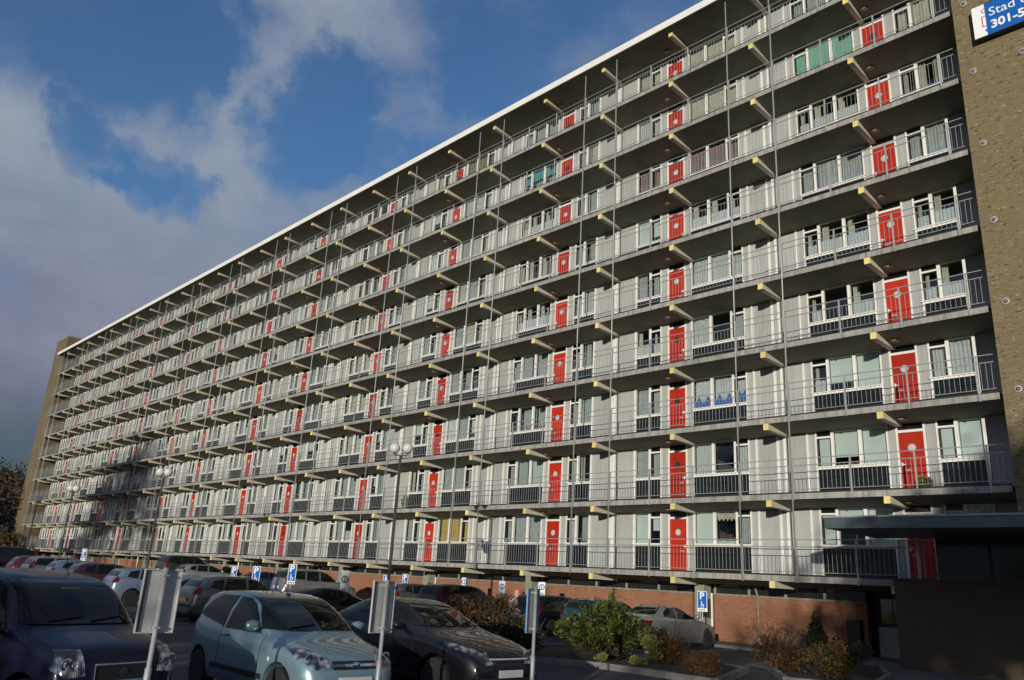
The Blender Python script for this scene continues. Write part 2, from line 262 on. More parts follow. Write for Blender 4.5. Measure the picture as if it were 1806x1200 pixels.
# ------------------------------------------------------------------ mesh helpers
class MB:
    def __init__(s): s.v = []; s.f = []; s.m = []; s.sm = []; s.mats = []
    def mi(s, k):
        if k not in s.mats: s.mats.append(k)
        return s.mats.index(k)
    def face(s, idx, k, smooth=False): s.f.append(tuple(idx)); s.m.append(s.mi(k)); s.sm.append(smooth)
    def poly(s, pts, k): b = len(s.v); s.v += [tuple(p) for p in pts]; s.face(range(b, b+len(pts)), k); return s
    def box(s, x0, x1, y0, y1, z0, z1, k, skip=''):
        if x0 > x1: x0, x1 = x1, x0
        if y0 > y1: y0, y1 = y1, y0
        if z0 > z1: z0, z1 = z1, z0
        b = len(s.v); s.v += [(x0, y0, z0), (x1, y0, z0), (x1, y1, z0), (x0, y1, z0), (x0, y0, z1), (x1, y0, z1), (x1, y1, z1), (x0, y1, z1)]
        for n, q in (('z', (0, 3, 2, 1)), ('Z', (4, 5, 6, 7)), ('y', (0, 1, 5, 4)), ('X', (1, 2, 6, 5)), ('Y', (2, 3, 7, 6)), ('x', (3, 0, 4, 7))):
            if n not in skip: s.face([b+i for i in q], k)
        return s
    def prism(s, prof, x0, x1, k, caps=True, kf=None):       # profile in (y, z), anticlockwise seen from +x, pulled along x
        b = len(s.v); n = len(prof); s.v += [(x0, y, z) for y, z in prof] + [(x1, y, z) for y, z in prof]
        for i in range(n):
            j = (i+1) % n; s.face((b+i, b+j, b+n+j, b+n+i), (kf or {}).get(i, k))
        if caps: s.face([b+i for i in range(n)][::-1], k); s.face([b+n+i for i in range(n)], k)
        return s
    def tube(s, pts, r, k, n=8, caps=True, smooth=True):
        pts = [Vector(p) for p in pts]; rs = r if isinstance(r, (list, tuple)) else [r]*len(pts); b = len(s.v); prev = None
        for i, p in enumerate(pts):
            d = (pts[min(i+1, len(pts)-1)] - pts[max(i-1, 0)]).normalized()
            a = Vector((0, 0, 1)) if abs(d.z) < .9 else Vector((1, 0, 0))
            u = d.cross(a).normalized() if prev is None else (prev - d*prev.dot(d)).normalized()
            prev = u; w = d.cross(u)
            for j in range(n): t = 2*pi*j/n; s.v.append(tuple(p + (u*cos(t) + w*sin(t))*rs[i]))
        for i in range(len(pts)-1):
            for j in range(n): jj = (j+1) % n; s.face((b+i*n+j, b+i*n+jj, b+(i+1)*n+jj, b+(i+1)*n+j), k, smooth)
        if caps: s.face([b+j for j in range(n)][::-1], k); e = b+(len(pts)-1)*n; s.face([e+j for j in range(n)], k)
        return s
    def lathe(s, prof, k, n=16, axis='z', c=(0, 0, 0), smooth=True):     # profile (r, h)
        b = len(s.v)
        for r, h in prof:
            for j in range(n):
                t = 2*pi*j/n; a, d = r*cos(t), r*sin(t)
                p = (a, d, h) if axis == 'z' else ((a, h, d) if axis == 'y' else (h, a, d))
                s.v.append((p[0]+c[0], p[1]+c[1], p[2]+c[2]))
        for i in range(len(prof)-1):
            for j in range(n): jj = (j+1) % n; s.face((b+i*n+j, b+i*n+jj, b+(i+1)*n+jj, b+(i+1)*n+j), k, smooth)
        for i, rev in ((0, True), (len(prof)-1, False)):
            if prof[i][0] > 1e-5: q = [b+i*n+j for j in range(n)]; s.face(q[::-1] if rev else q, k)
        return s
    def disc(s, c, r, k, axis='y', n=20, r_in=0.0, a0=0, a1=2*pi):
        b = len(s.v); full = abs(a1-a0-2*pi) < 1e-6; m = n if full else n+1
        def P(t, q):
            a, d = q*cos(t), q*sin(t)
            return (c[0]+a, c[1], c[2]+d) if axis == 'y' else ((c[0], c[1]+a, c[2]+d) if axis == 'x' else (c[0]+a, c[1]+d, c[2]))
        for j in range(m): s.v.append(P(a0+(a1-a0)*j/n, r))
        if r_in:
            for j in range(m): s.v.append(P(a0+(a1-a0)*j/n, r_in))
            for j in range(n): jj = (j+1) % m; s.face((b+j, b+jj, b+m+jj, b+m+j), k)
        else: s.face([b+j for j in range(m)], k)
        return s
    def mesh(s, name):
        me = bpy.data.meshes.new(name); me.from_pydata(s.v, [], s.f)
        for k in s.mats: me.materials.append(M[k] if isinstance(k, str) else k)
        me.polygons.foreach_set('material_index', s.m); me.polygons.foreach_set('use_smooth', s.sm); me.update()
        return me
    def fixn(s, me):
        bm = bmesh.new(); bm.from_mesh(me); bmesh.ops.recalc_face_normals(bm, faces=bm.faces); bm.to_mesh(me); bm.free(); return me
    def obj(s, name, parent=None, loc=None, fix=False):
        me = s.mesh(name)
        if fix: s.fixn(me)
        return link(name, me, parent, loc)
def link(name, me, parent=None, loc=None, rotz=0.0):
    o = bpy.data.objects.new(name, me); COL.objects.link(o)
    if parent is not None: o.parent = parent
    if loc is not None: o.location = loc
    if rotz: o.rotation_euler = (0, 0, rotz)
    return o
def tag(o, label=None, cat=None, group=None, kind=None):
    if label: o['label'] = label
    if cat: o['category'] = cat
    if group: o['group'] = group
    if kind: o['kind'] = kind
    return o
def thing(name, label, cat, loc=(0, 0, 0), rotz=0.0, group=None):
    o = bpy.data.objects.new(name, None); COL.objects.link(o); o.location = loc; o.rotation_euler = (0, 0, rotz)
    return tag(o, label, cat, group)
def copy_tree(o, parent=None):
    c = o.copy(); COL.objects.link(c)
    if parent is not None: c.parent = parent
    for ch in list(o.children): copy_tree(ch, c)
    return c
def join_rest(name, items, parent):                      # items: (mesh, location) -> one stuff part
    bm = bmesh.new(); mats = []; fi = []
    v = []; f = []; mi = []; sm = []
    for me, loc in items:
        b = len(v); v += [(p.co.x+loc[0], p.co.y+loc[1], p.co.z+loc[2]) for p in me.vertices]
        mp = []
        for mm in me.materials:
            if mm not in mats: mats.append(mm)
            mp.append(mats.index(mm))
        for p in me.polygons: f.append([b+i for i in p.vertices]); mi.append(mp[p.material_index]); sm.append(p.use_smooth)
    me = bpy.data.meshes.new(name); me.from_pydata(v, [], f)
    for mm in mats: me.materials.append(mm)
    me.polygons.foreach_set('material_index', mi); me.polygons.foreach_set('use_smooth', sm); me.update(); bm.free()
    o = link(name, me, parent); o['kind'] = 'stuff'; return o
def gz(x):                                               # the lot rises a little towards the far end
    return 0.012*min(max(-5-x, 0), 42)
def text_mesh(body, size, k, name='lettering', align='LEFT', bold=0.0):
    cu = bpy.data.curves.new('t', 'FONT'); cu.body = body; cu.size = size; cu.align_x = align; cu.extrude = 0.004; cu.offset = bold; cu.resolution_u = 3
    o = bpy.data.objects.new('t', cu); COL.objects.link(o); dg = bpy.context.evaluated_depsgraph_get(); dg.update()
    me = bpy.data.meshes.new_from_object(o.evaluated_get(dg)); bpy.data.objects.remove(o); bpy.data.curves.remove(cu)
    me.name = name; me.materials.clear(); me.materials.append(M[k]); me.transform(Matrix.Rotation(pi/2, 4, 'X')); return me     # stands in xz, faces -y
# ------------------------------------------------------------------ ground
def build_ground():
    xs = [-1200, -700, -400, -250, -160, -120, -90, -70] + [-60+2*i for i in range(48)] + [45, 70, 120, 250, 500, 1000]
    ys = [-1200, -600, -300, -150, -90, -60, -45] + [-36+3*i for i in range(16)] + [20, 40, 80, 160, 400, 900, 1600]
    b = MB(); n = len(ys)
    for x in xs:
        for y in ys: b.v.append((x, y, gz(x) - (0.02 if (x < -75 or y > 12 or y < -75 or x > 60) else 0)))
    for i in range(len(xs)-1):
        for j in range(n-1):
            xm, ym = (xs[i]+xs[i+1])/2, (ys[j]+ys[j+1])/2
            b.face((i*n+j, (i+1)*n+j, (i+1)*n+j+1, i*n+j+1), 'asphalt' if (-75 < xm < 40 and -45 < ym < 12) else 'grass', True)
    tag(b.obj('ground'), kind='structure')
    # paving strip in front of the building
    p = MB()
    for i in range(-48, 12):
        x0, x1 = i*2.0, i*2.0+2.0
        for y0, y1 in ((0.05, 2.6),):
            k = len(p.v); p.v += [(x0, y0, gz(x0)+.10), (x1, y0, gz(x1)+.10), (x1, y1, gz(x1)+.10), (x0, y1, gz(x0)+.10), (x0, y0, gz(x0)-.05), (x1, y0, gz(x1)-.05)]
            p.face((k, k+1, k+2, k+3), 'paving'); p.face((k+4, k+5, k+1, k), 'kerb')
    tag(p.obj('pavement'), kind='structure')
    p = MB()
    p.poly([(6.4, -6.0, .022), (24, -9.5, .022), (24, -.4, .022), (8.4, -.4, .022), (6.6, .04, .022), (4.9, .04, .022)], 'paving')
    tag(p.obj('footpath'), kind='structure')
    # parking bay lines
    p = MB()
    for y in (-25.0, -21.7, -18.6, -15.4): p.poly([(3.4, y-.05, .006), (8.9, y-.05, .006), (8.9, y+.05, .006), (3.4, y+.05, .006)], 'marking')
    for i in range(14):
        x = 3.0-2.6*i
        for y0, y1 in ((-5.2, -.4), (-16.3, -11.4)):
            p.poly([(x-.05, y0, gz(x)+.006), (x+.05, y0, gz(x)+.006), (x+.05, y1, gz(x)+.006), (x-.05, y1, gz(x)+.006)], 'marking')
    tag(p.obj('parking_lines'), kind='structure')
    # two planting beds with a kerb round each
    for nm, pts in (('planting_bed', [(1.6, -13.2), (5.6, -11.0), (8.6, -10.9), (7.4, -7.6), (4.6, -6.2), (1.6, -7.6)]),
                    ('planting_bed', [(6.9, -5.4), (9.1, -8.6), (10.6, -8.0), (9.7, -4.6), (8.3, -1.6), (6.2, -1.4)])):
        b = MB(); b.poly([(x, y, .09) for x, y in pts], 'soil'); o = b.obj(nm); tag(o, kind='structure')
        kb = MB(); n = len(pts)
        for i in range(n):
            a, c = Vector((*pts[i], 0)), Vector((*pts[(i+1) % n], 0)); d = (c-a).normalized(); q = Vector((d.y, -d.x, 0))*.13; L_ = (c-a).length; m = max(1, int(L_/1.0))
            for s in range(m):
                p0 = a + d*(L_*s/m + .006); p1 = a + d*(L_*(s+1)/m - .006); j = rng.uniform(-.006, .006)
                k = len(kb.v); kb.v += [tuple(v + Vector((0, 0, z))) for z in (-.05, .14+j) for v in (p0, p0+q, p1+q, p1)]
                for f in ((0, 1, 5, 4), (1, 2, 6, 5), (2, 3, 7, 6), (3, 0, 4, 7), (4, 5, 6, 7)): kb.face([k+t for t in f], 'kerb')
        tag(kb.obj('kerb'), kind='structure')
build_ground()

# ------------------------------------------------------------------ the block of flats
B = 4.14; H = 2.8; FD = 1.65; XL = -97.8; XR = 12.08
AX = lambda k: k*B - 0.15
FLAT = thing('apartment_building', 'long ten-storey gallery-access block of flats with rows of red front doors and grey panels', 'apartment building')
def near(loc): return (Vector(loc) - CAM).length
POOL = {}
def pool(name, me, loc, fn=None): POOL.setdefault(name, []).append((near(loc), me, loc, fn))
def flush():
    for name, it in POOL.items():
        it.sort(key=lambda t: t[0])
        for d, me, loc, fn in it[:300]:
            o = link(name, me, FLAT, loc)
            if fn: fn(o)
        if len(it) > 300: join_rest(name, [(me, loc) for d, me, loc, fn in it[300:]], FLAT)
# --- galleries: one tapered precast slab per bay, a beam under each axis
def slab_mesh(x0, x1, nm='gallery_slab'):
    b = MB(); pr = [(-.03, -.015), (FD+.25, -.18), (FD+.25, .185), (-.03, .185)]
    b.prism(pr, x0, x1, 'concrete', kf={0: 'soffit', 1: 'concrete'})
    b.box(x0, x1, -.018, .03, .186, .24, 'darkpaint', 'z')
    return b.mesh(nm)
SLAB = slab_mesh(.006, B-.006)
def beam_mesh():
    b = MB(); b.v += [(x, y, z) for x in (0, .2) for y, z in ((.02, -.245), (FD-.02, -.25), (FD-.02, -.165), (.02, .0))]
    for f in ((0, 1, 2, 3), (7, 6, 5, 4), (0, 4, 5, 1), (3, 2, 6, 7)): b.face(f, 'beam')
    return b.mesh('cantilever_beam')
BEAM = beam_mesh()
cap = MB(); cap.box(-.003, .203, -.03, .02, -.248, -.004, 'yellow', ''); BEAMEND = cap.mesh('beam_end')
def rail_mesh(L_, posts=True, near_=True):
    b = MB()
    for z, r in ((1.40, .018), (1.16, .018), (.315, .014)): b.tube([(0, -.06, z), (L_, -.06, z)], r, 'galv', 6, False)
    n = int(L_/.15)
    for i in range(n):
        x = (i+.5)*L_/n; b.v += []
        b.box(x-.0055, x+.0055, -.066, -.054, .315, 1.16, 'galv', 'zZ')
    return b.mesh('railing')
def post_into(b, x, low=-.04): b.box(x-.024, x+.024, -.085, -.033, low, 1.41, 'galv')
RAIL = rail_mesh(B); pm = MB(); post_into(pm, 0); POST = pm.mesh('railing_post')
def rail_far():
    b = MB(); b2 = RAIL
    for x in (B*.25, B*.75): post_into(b, x)
    me = b.mesh('p'); bm = bmesh.new(); bm.from_mesh(RAIL); bm.from_mesh(me); o = bpy.data.meshes.new('railing'); bm.to_mesh(o); bm.free(); o.materials.append(M['galv']); return o
RAILF = rail_far()
KS = list(range(-23, 3))
for j in range(0, 10):
    z = ZO + j*H
    for k in KS:
        def addcap(o): link('beam_end', BEAMEND, o)
        if j < 9 or True: pool('cantilever_beam', BEAM, (k*B, 0, z), addcap)
    if j == 9: continue
    for k in KS:                                   # bay from axis k-1 .. k
        x0, x1 = (k-1)*B+.1, k*B+.1
        if x0 < XL: x0 = XL
        if x1-x0 < B-.1:
            if x1-x0 > .2: pool('gallery_slab', slab_mesh(.006, x1-x0-.006), (x0, 0, z)); pool('railing', rail_mesh(x1-x0), (x0, 0, z))
            continue
        pool('gallery_slab', SLAB, (x0, 0, z))
        if k >= -9:
            def addp(o):
                link('railing_post', POST, o, (B*.235, 0, 0)); link('railing_post', POST, o, (B*.735, 0, 0))
            pool('railing', RAIL, (x0, 0, z), addp)
        else: pool('railing', RAILF, (x0, 0, z))
    x0 = 2*B+.1; L_ = XR-.12-x0
    pool('gallery_slab', slab_mesh(.006, L_), (x0, 0, z))
    def addp2(o): link('railing_post', POST, o, (B*.235, 0, 0)); link('railing_post', POST, o, (B*.735, 0, 0))
    pool('railing', rail_mesh(L_-.05), (x0, 0, z), addp2)
# tall poles tying the galleries together, in pairs either side of every second axis
for k in range(-23, 2, 2):
    for s in (-.25, .25):
        x = k*B + s*B + .02
        if x < XL: continue
        b = MB(); b.tube([(0, 0, -.05), (0, 0, 9*H+.02)], .03, 'galv', 8); b.box(-.04, .04, -.005, .05, .02, .14, 'galv')
        for j in range(1, 9): b.box(-.042, .042, .0, .05, j*H+.03, j*H+.15, 'galv')
        pool('vertical_pole', b.mesh('vertical_pole'), (x, -.11, ZO))
# roof
b = MB()
zr = ZO+9*H
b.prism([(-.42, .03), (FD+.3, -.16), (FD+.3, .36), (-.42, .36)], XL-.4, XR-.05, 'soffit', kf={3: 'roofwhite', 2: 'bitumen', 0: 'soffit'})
o = b.obj('roof_slab', FLAT, (0, 0, zr))
for i in range(26):
    x0 = XL-.42+i*(XR-.05-XL+.42)/26; x1 = XL-.42+(i+1)*(XR-.05-XL+.42)/26
    b = MB(); b.box(0, x1-x0-.01, -.455, -.40, .0, .37, 'roofwhite'); b.obj('roof_edge', FLAT, (x0, 0, zr))
b = MB(); b.box(XL, XR, FD+.3, 11, -.1, .35, 'bitumen'); b.obj('roof', FLAT, (0, 0, zr))
# core, floors, party walls: what stands behind the windows
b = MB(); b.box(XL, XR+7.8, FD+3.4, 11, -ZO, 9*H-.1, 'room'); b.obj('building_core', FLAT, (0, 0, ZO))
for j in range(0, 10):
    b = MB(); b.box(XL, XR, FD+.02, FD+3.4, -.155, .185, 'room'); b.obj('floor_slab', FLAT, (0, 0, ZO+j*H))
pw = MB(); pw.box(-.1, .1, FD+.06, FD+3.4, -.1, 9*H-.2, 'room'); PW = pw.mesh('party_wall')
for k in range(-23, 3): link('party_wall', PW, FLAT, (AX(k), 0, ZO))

# --- facade units -------------------------------------------------------
Z0, Z1 = .186, 2.645                        # gallery floor and soffit at the facade, above the beam line
SILL, DADO, BAR = 1.345, 1.235, 2.42
def mx(s, b, x0, x1, *a): b.box(*(sorted((s*x0, s*x1))), *a)
BIG = dict(lo=.15, hi=2.79, posts=[(.15, .21), (1.08, 1.19), (2.10, 2.19), (2.73, 2.79)], panes=[(.21, 1.08), (1.19, 2.10)], vent=(2.19, 2.73))
SML = dict(lo=-2.92, hi=-1.42, posts=[(-2.92, -2.82), (-2.1, -1.99), (-1.48, -1.42)], panes=[(-2.82, -2.1)], vent=(-1.99, -1.48))
def win_frame(spec, s):
    b = MB()
    for i, (a, c) in enumerate(spec['posts']): mx(s, b, a, c, -.06, .06, Z0 if i in (0, len(spec['posts'])-1) else DADO, Z1, 'white')
    for (a, c) in spec['panes']:
        mx(s, b, a, c, -.05, .05, DADO, SILL, 'white'); mx(s, b, a, c, -.03, .05, Z1-.05, Z1, 'white')
    a, c = spec['vent']; mx(s, b, a, c, -.05, .05, DADO, SILL, 'white'); mx(s, b, a, c, -.05, .05, BAR-.035, BAR+.035, 'white')
    mx(s, b, a, a+.035, -.035, .02, SILL, BAR-.035, 'frame_dark'); mx(s, b, c-.035, c, -.035, .02, SILL, BAR-.035, 'frame_dark'); mx(s, b, a+.035, c-.035, -.035, .02, SILL, SILL+.03, 'frame_dark')
    mx(s, b, spec['lo']-.02, spec['hi']+.02, -.10, -.05, SILL-.035, SILL, 'white')
    return b
def add_dado(b, spec, s):
    ps = spec['posts']; mx(s, b, ps[0][1], ps[-1][0], -.02, .03, Z0, DADO, 'dado')
def pane_rects(spec): return [(a, c, SILL, Z1-.05) for a, c in spec['panes']] + [(spec['vent'][0]+.035, spec['vent'][1]-.035, SILL+.03, BAR-.035)]
def curtain(b, x0, x1, z0, z1, k, folds, amp, y=.16, ph=0.0):
    n = max(6, int(folds*5)); i0 = len(b.v)
    for i in range(n+1):
        t = i/n; yy = y + amp*sin(2*pi*folds*t+ph) + amp*.5*sin(2*pi*folds*.37*t+ph*2)
        b.v += [(x0+(x1-x0)*t, yy, z0), (x0+(x1-x0)*t, yy, z1)]
    for i in range(n): b.face((i0+2*i, i0+2*i+2, i0+2*i+3, i0+2*i+1), k, True)
STY = ['net', 'net', 'net2', 'net2', 'net3', 'half', 'lacehalf', 'blind', 'net', 'net2', 'net', 'netgap', 'net2', 'plants', 'blind', 'part']
def dress(b, r, s, style, rg):
    x0, x1, z0, z1 = r; x0, x1 = sorted((s*x0, s*x1)); f = (x1-x0)*rg.uniform(7, 11); ph = rg.uniform(0, 6)
    if style in ('net', 'net2', 'net3', 'khaki', 'ochre', 'mint', 'teal'):
        if style in ('mint',): b.box(x0+.01, x1-.01, .06, .07, z0, z1, style)
        elif style == 'teal': curtain(b, x0, x1, z0+(z1-z0)*.5, z1-.1, 'teal', f*.6, .015, .1, ph); curtain(b, x0, x1, z0, z1, 'net2', f, .02, .3, ph)
        else: curtain(b, x0, x1, z0-.05, z1+.05, style, f if style != 'ochre' else f*.4, .025, .14, ph)
    elif style == 'half': curtain(b, x0, x1, z0-.02, z0+(z1-z0)*.5, 'net', f, .02, .12, ph)
    elif style == 'lacehalf':
        curtain(b, x0, x1, z0-.02, z0+(z1-z0)*.45, 'lace', f, .02, .10, ph); curtain(b, x0, x0+(x1-x0)*.3, z0, z1, 'net3', 3, .03, .2, ph)
    elif style == 'blind': b.box(x0+.01, x1-.01, .10, .105, z0+(z1-z0)*rg.choice((0, 0, .25, .5)), z1, 'blind')
    elif style == 'part': curtain(b, x0, x0+(x1-x0)*.35, z0, z1, 'net3', 4, .035, .16, ph); curtain(b, x1-(x1-x0)*.25, x1, z0, z1, 'net3', 3, .035, .16, ph)
    elif style == 'netgap': curtain(b, x0, x0+(x1-x0)*.7, z0, z1, 'net2', f*.7, .025, .14, ph)
    elif style == 'plants':
        curtain(b, x0, x1, z0, z1, 'net2', f, .02, .32, ph)
        for i in range(3):
            cx = x0+(x1-x0)*(i+.5)/3+rg.uniform(-.05, .05); b.lathe([(.05, z0), (.07, z0+.11), (.0, z0+.115)], 'rust', 8, 'z', (cx, .14, 0))
            for q in range(5):
                t = rg.uniform(0, 6.28); b.poly([(cx, .14, z0+.1), (cx+.1*cos(t), .12, z0+.2), (cx+.13*cos(t), .13, z0+.33)], 'leaf_dark')
    elif style == 'blue':
        curtain(b, x0, x1, z0, z1, 'lace', f, .02, .2, ph); n = 2
        b.box(x0+.02, x1-.02, .09, .10, z0+.02, z0+.24, 'blue')
        for i in range(n):
            c = x0+(x1-x0)*(i+.5)/n; b.poly([(c-.17, .09, z0+.24), (c+.17, .09, z0+.24), (c+.04, .09, z0+.46), (c, .09, z0+.52), (c-.04, .09, z0+.46)], 'blue')
    elif style == 'rust': curtain(b, x0, x1, z0, z1, 'rust', f*.5, .03, .2, ph)
    elif style == 'valance':
        n = 5
        for i in range(n): a = x0+(x1-x0)*i/n; c = x0+(x1-x0)*(i+1)/n; b.poly([(a, .1, z1-.25), ((a+c)/2, .1, z1-.36), (c, .1, z1-.25), (c, .1, z1), (a, .1, z1)], 'net3')
        b.lathe([(.06, z0), (.12, z0+.2), (.08, z0+.38), (.0, z0+.4)], 'leaf_rust', 10, 'z', ((x0+x1)/2, .3, 0))
        curtain(b, x0, x1, z0-.02, z0+.14, 'lace', f, .015, .1, ph)
SPECIAL = {(2, 7, 'b'): 'mint', (2, 7, 's'): 'net3', (-2, 7, 'b'): 'teal', (-4, 0, 'b'): 'ochre', (-4, 8, 'b'): 'khaki', (0, 2, 'b'): ['blue', 'blue', 'blue'], (0, 1, 'b'): ['net', 'plainDark', 'net'],
           (0, 0, 'b'): ['blind', 'valance', 'net2'], (0, 6, 'b'): 'rust', (0, 6, 's'): 'rust', (0, 7, 'b'): 'net3', (0, 8, 'b'): 'net3', (0, 8, 's'): 'net3', (0, 5, 'b'): 'lacehalf', (0, 4, 'b'): 'net', (0, 3, 'b'): ['net', 'plainDark', 'net2'],
           (0, 0, 's'): 'blind', (0, 1, 's'): 'net2', (2, 1, 'b'): 'blind', (2, 1, 's'): 'blind', (2, 2, 'b'): ['blind', 'blind', 'lacehalf'], (2, 2, 's'): 'net', (2, 3, 'b'): ['lacehalf', 'plainDark', 'lacehalf'], (2, 3, 's'): 'lacehalf',
           (2, 4, 'b'): 'lacehalf', (2, 4, 's'): 'lacehalf', (2, 5, 'b'): 'net2', (2, 5, 's'): 'net2', (2, 6, 'b'): 'lacehalf', (2, 6, 's'): 'part', (2, 0, 'b'): 'blind', (2, 0, 's'): 'net3',
           (-2, 0, 'b'): 'net2', (-2, 1, 'b'): ['net', 'netgap', 'net2'], (-2, 2, 'b'): 'plants', (-2, 6, 's'): 'net2'}
PANEMESH = {}
def pane_mesh(spec_id, i, r, s):
    key = (spec_id, i, s)
    if key not in PANEMESH:
        b = MB(); x0, x1 = sorted((s*r[0], s*r[1])); b.box(x0, x1, -.008, .008, r[2], r[3], 'glass'); PANEMESH[key] = b.mesh('pane')
    return PANEMESH[key]
FRAMES = {(n, s): win_frame(sp, s).mesh('window') for n, sp in (('b', BIG), ('s', SML)) for s in (1, -1)}
def light_mesh(sp, s):
    b = MB(); mx(s, b, sp['vent'][0], sp['vent'][1], -.008, .008, BAR+.035, Z1, 'lightbox'); return b.mesh('top_light')
LIGHTS = {(n, s): light_mesh(sp, s) for n, sp in (('b', BIG), ('s', SML)) for s in (1, -1)}
def dado_meshes(sp, s):
    out = []; ps = sp['posts']; b = MB(); mx(s, b, ps[0][1], ps[-1][0], -.02, .03, Z0, DADO, 'dado'); out.append(b.mesh('dado_panel'))
    return out
DADOS = {(n, s): dado_meshes(sp, s) for n, sp in (('b', BIG), ('s', SML)) for s in (1, -1)}
FARW = {}
def far_window(n, sp, s, v):
    key = (n, s, v)
    if key not in FARW:
        rg = random.Random(100+v*7+(n == 'b')); b = win_frame(sp, s); add_dado(b, sp, s)
        mx(s, b, sp['vent'][0], sp['vent'][1], -.008, .008, BAR+.035, Z1, 'lightbox')
        for r in pane_rects(sp):
            x0, x1 = sorted((s*r[0], s*r[1])); b.box(x0, x1, -.008, .008, r[2], r[3], 'glass'); dress(b, r, s, rg.choice(STY), rg)
        FARW[key] = b.mesh('window')
    return FARW[key]
def one(k, s, x0, x1, y0, y1, z0, z1, nm):
    b = MB(); b.box(x0, x1, y0, y1, z0, z1, k); return b.mesh(nm)
def door_meshes(s):
    d = MB(); mx(s, d, -1.01, -.18, -.02, .03, Z0+.02, 2.34, 'red')
    fr = MB(); mx(s, fr, -1.08, -1.01, -.055, .05, Z0, Z1, 'white'); mx(s, fr, -.18, -.11, -.055, .05, Z0, Z1, 'white'); mx(s, fr, -1.01, -.18, -.05, .05, 2.34, 2.43, 'white')
    tl = MB(); mx(s, tl, -1.01, -.18, -.008, .008, 2.43, Z1, 'lightbox')
    ph = []
    for k in ('porthole', 'porthole_dark'):
        p = MB(); p.disc((s*-.6, -.034, 1.80), .125, k, 'y', 20); p.disc((s*-.6, -.037, 1.80), .14, 'galv' if k == 'porthole' else 'frame_dark', 'y', 20, .115); ph.append(p.mesh('porthole'))
    hd = MB(); hx = -.25; mx(s, hd, hx-.02, hx+.02, -.06, -.02, 1.16, 1.30, 'signwhite'); mx(s, hd, hx-.1, hx, -.075, -.055, 1.22, 1.245, 'signwhite')
    lb = MB(); mx(s, lb, -.52, -.30, -.026, -.02, 1.02, 1.07, 'galv')
    return d.mesh('front_door'), fr.mesh('door_frame'), tl.mesh('top_light'), ph, hd.mesh('handle'), lb.mesh('letter_slot')
DOORS = {s: door_meshes(s) for s in (1, -1)}
lm = MB(); lm.lathe([(.0, -.07), (.11, -.065), (.15, -.03), (.15, 0), (0, 0)], 'lamp_disc', 16); LAMP = lm.mesh('gallery_lamp')
def panel_grooved(x0, x1, s, k, nm, y=.0):
    b = MB(); a, c = sorted((s*x0, s*x1)); b.box(a, c, -.012+y, .03+y, Z0+.01, Z1, k); return b.mesh(nm)
WP = {s: panel_grooved(-4.0, -2.935, s, 'panel', 'wall_panel') for s in (1, -1)}
SD = {}
for s in (1, -1):
    b = MB(); mx(s, b, 3.14, 3.94, -.005, .03, Z0+.02, Z1-.03, 'storage'); SD[s] = b.mesh('storage_door')
SDH = {}
for s in (1, -1):
    b = MB(); mx(s, b, 3.82, 3.86, -.05, -.005, 1.2, 1.32, 'panel'); SDH[s] = b.mesh('handle')
INF = {s: [panel_grooved(-1.41, -1.09, s, 'panel', 'infill_panel'), panel_grooved(-.10, .14, s, 'panel', 'infill_panel'), panel_grooved(2.8, 3.05, s, 'panel', 'infill_panel')] for s in (1, -1)}
FIN = {}
for s in (1, -1):
    b = MB(); mx(s, b, 3.055, 3.135, -.06, .04, Z0, Z1, 'white'); mx(s, b, 3.945, 4.05, -.065, .04, Z0, Z1, 'white'); FIN[(s, 1)] = b.mesh('white_fin')
    b = MB(); mx(s, b, -4.12, -4.0, -.065, .04, Z0, Z1, 'white'); FIN[(s, -1)] = b.mesh('white_fin')
b = MB(); b.box(-.085, .085, -.02, .03, Z0, Z1, 'panel'); PIER = b.mesh('pier_panel')
rg = random.Random(5)
for k in range(-22, 3, 2):
    s = 1 if k % 4 == 0 else -1
    for j in range(9):
        ax = AX(k); base = (ax, FD, ZO+j*H); big_near = k >= -8
        dmesh, fr, tl, ph, hd, lb = DOORS[s]
        def mk_door(o, fr=fr, tl=tl, p=ph[0 if rg.random() < .76 else 1], hd=hd, lb=lb, bn=big_near):
            link('door_frame', fr, o); link('top_light', tl, o); link('porthole', p, o)
            if bn: link('handle', hd, o); link('letter_slot', lb, o)
        pool('front_door', dmesh, base, mk_door)
        pool('gallery_lamp', LAMP, (ax-s*.6+(.0), .95, ZO+(j+1)*H-.105))
        pool('wall_panel', WP[s], base)
        def mk_sd(o, s=s): link('handle', SDH[s], o)
        if not (k == 2): pool('storage_door', SD[s], base, mk_sd if big_near else None)
        else: pool('storage_door', SD[s], base, mk_sd)
        for me in INF[s]: pool('infill_panel', me, base)
        pool('white_fin', FIN[(s, 1)], base)
        pool('white_fin', FIN[(s, -1)], base)
        for n, sp in (('b', BIG), ('s', SML)):
            st = SPECIAL.get((k, j, n))
            if big_near or st:
                rects = pane_rects(sp); main = rg.choice(STY)
                sts = st if isinstance(st, list) else [st or (main if rg.random() < .75 else rg.choice(STY)) for _ in rects]
                sts = (sts + ['net']*3)[:len(rects)]
                def mk(o, n=n, sp=sp, s=s, rects=rects, sts=sts):
                    for i, r in enumerate(rects):
                        link('pane', pane_mesh(n, i, r, s), o)
                        c = MB(); dress(c, r, s, sts[i], rg)
                        if c.v: c.obj('curtain', o)
                    link('top_light', LIGHTS[(n, s)], o)
                    for dm in DADOS[(n, s)]: link('dado_panel', dm, o)
                pool('window', FRAMES[(n, s)], base, mk)
            else: pool('window', far_window(n, sp, s, rg.randrange(9)), base)
for k in range(-23, 2, 2):
    for j in range(9): pool('pier_panel', PIER, (AX(k), FD, ZO+j*H))
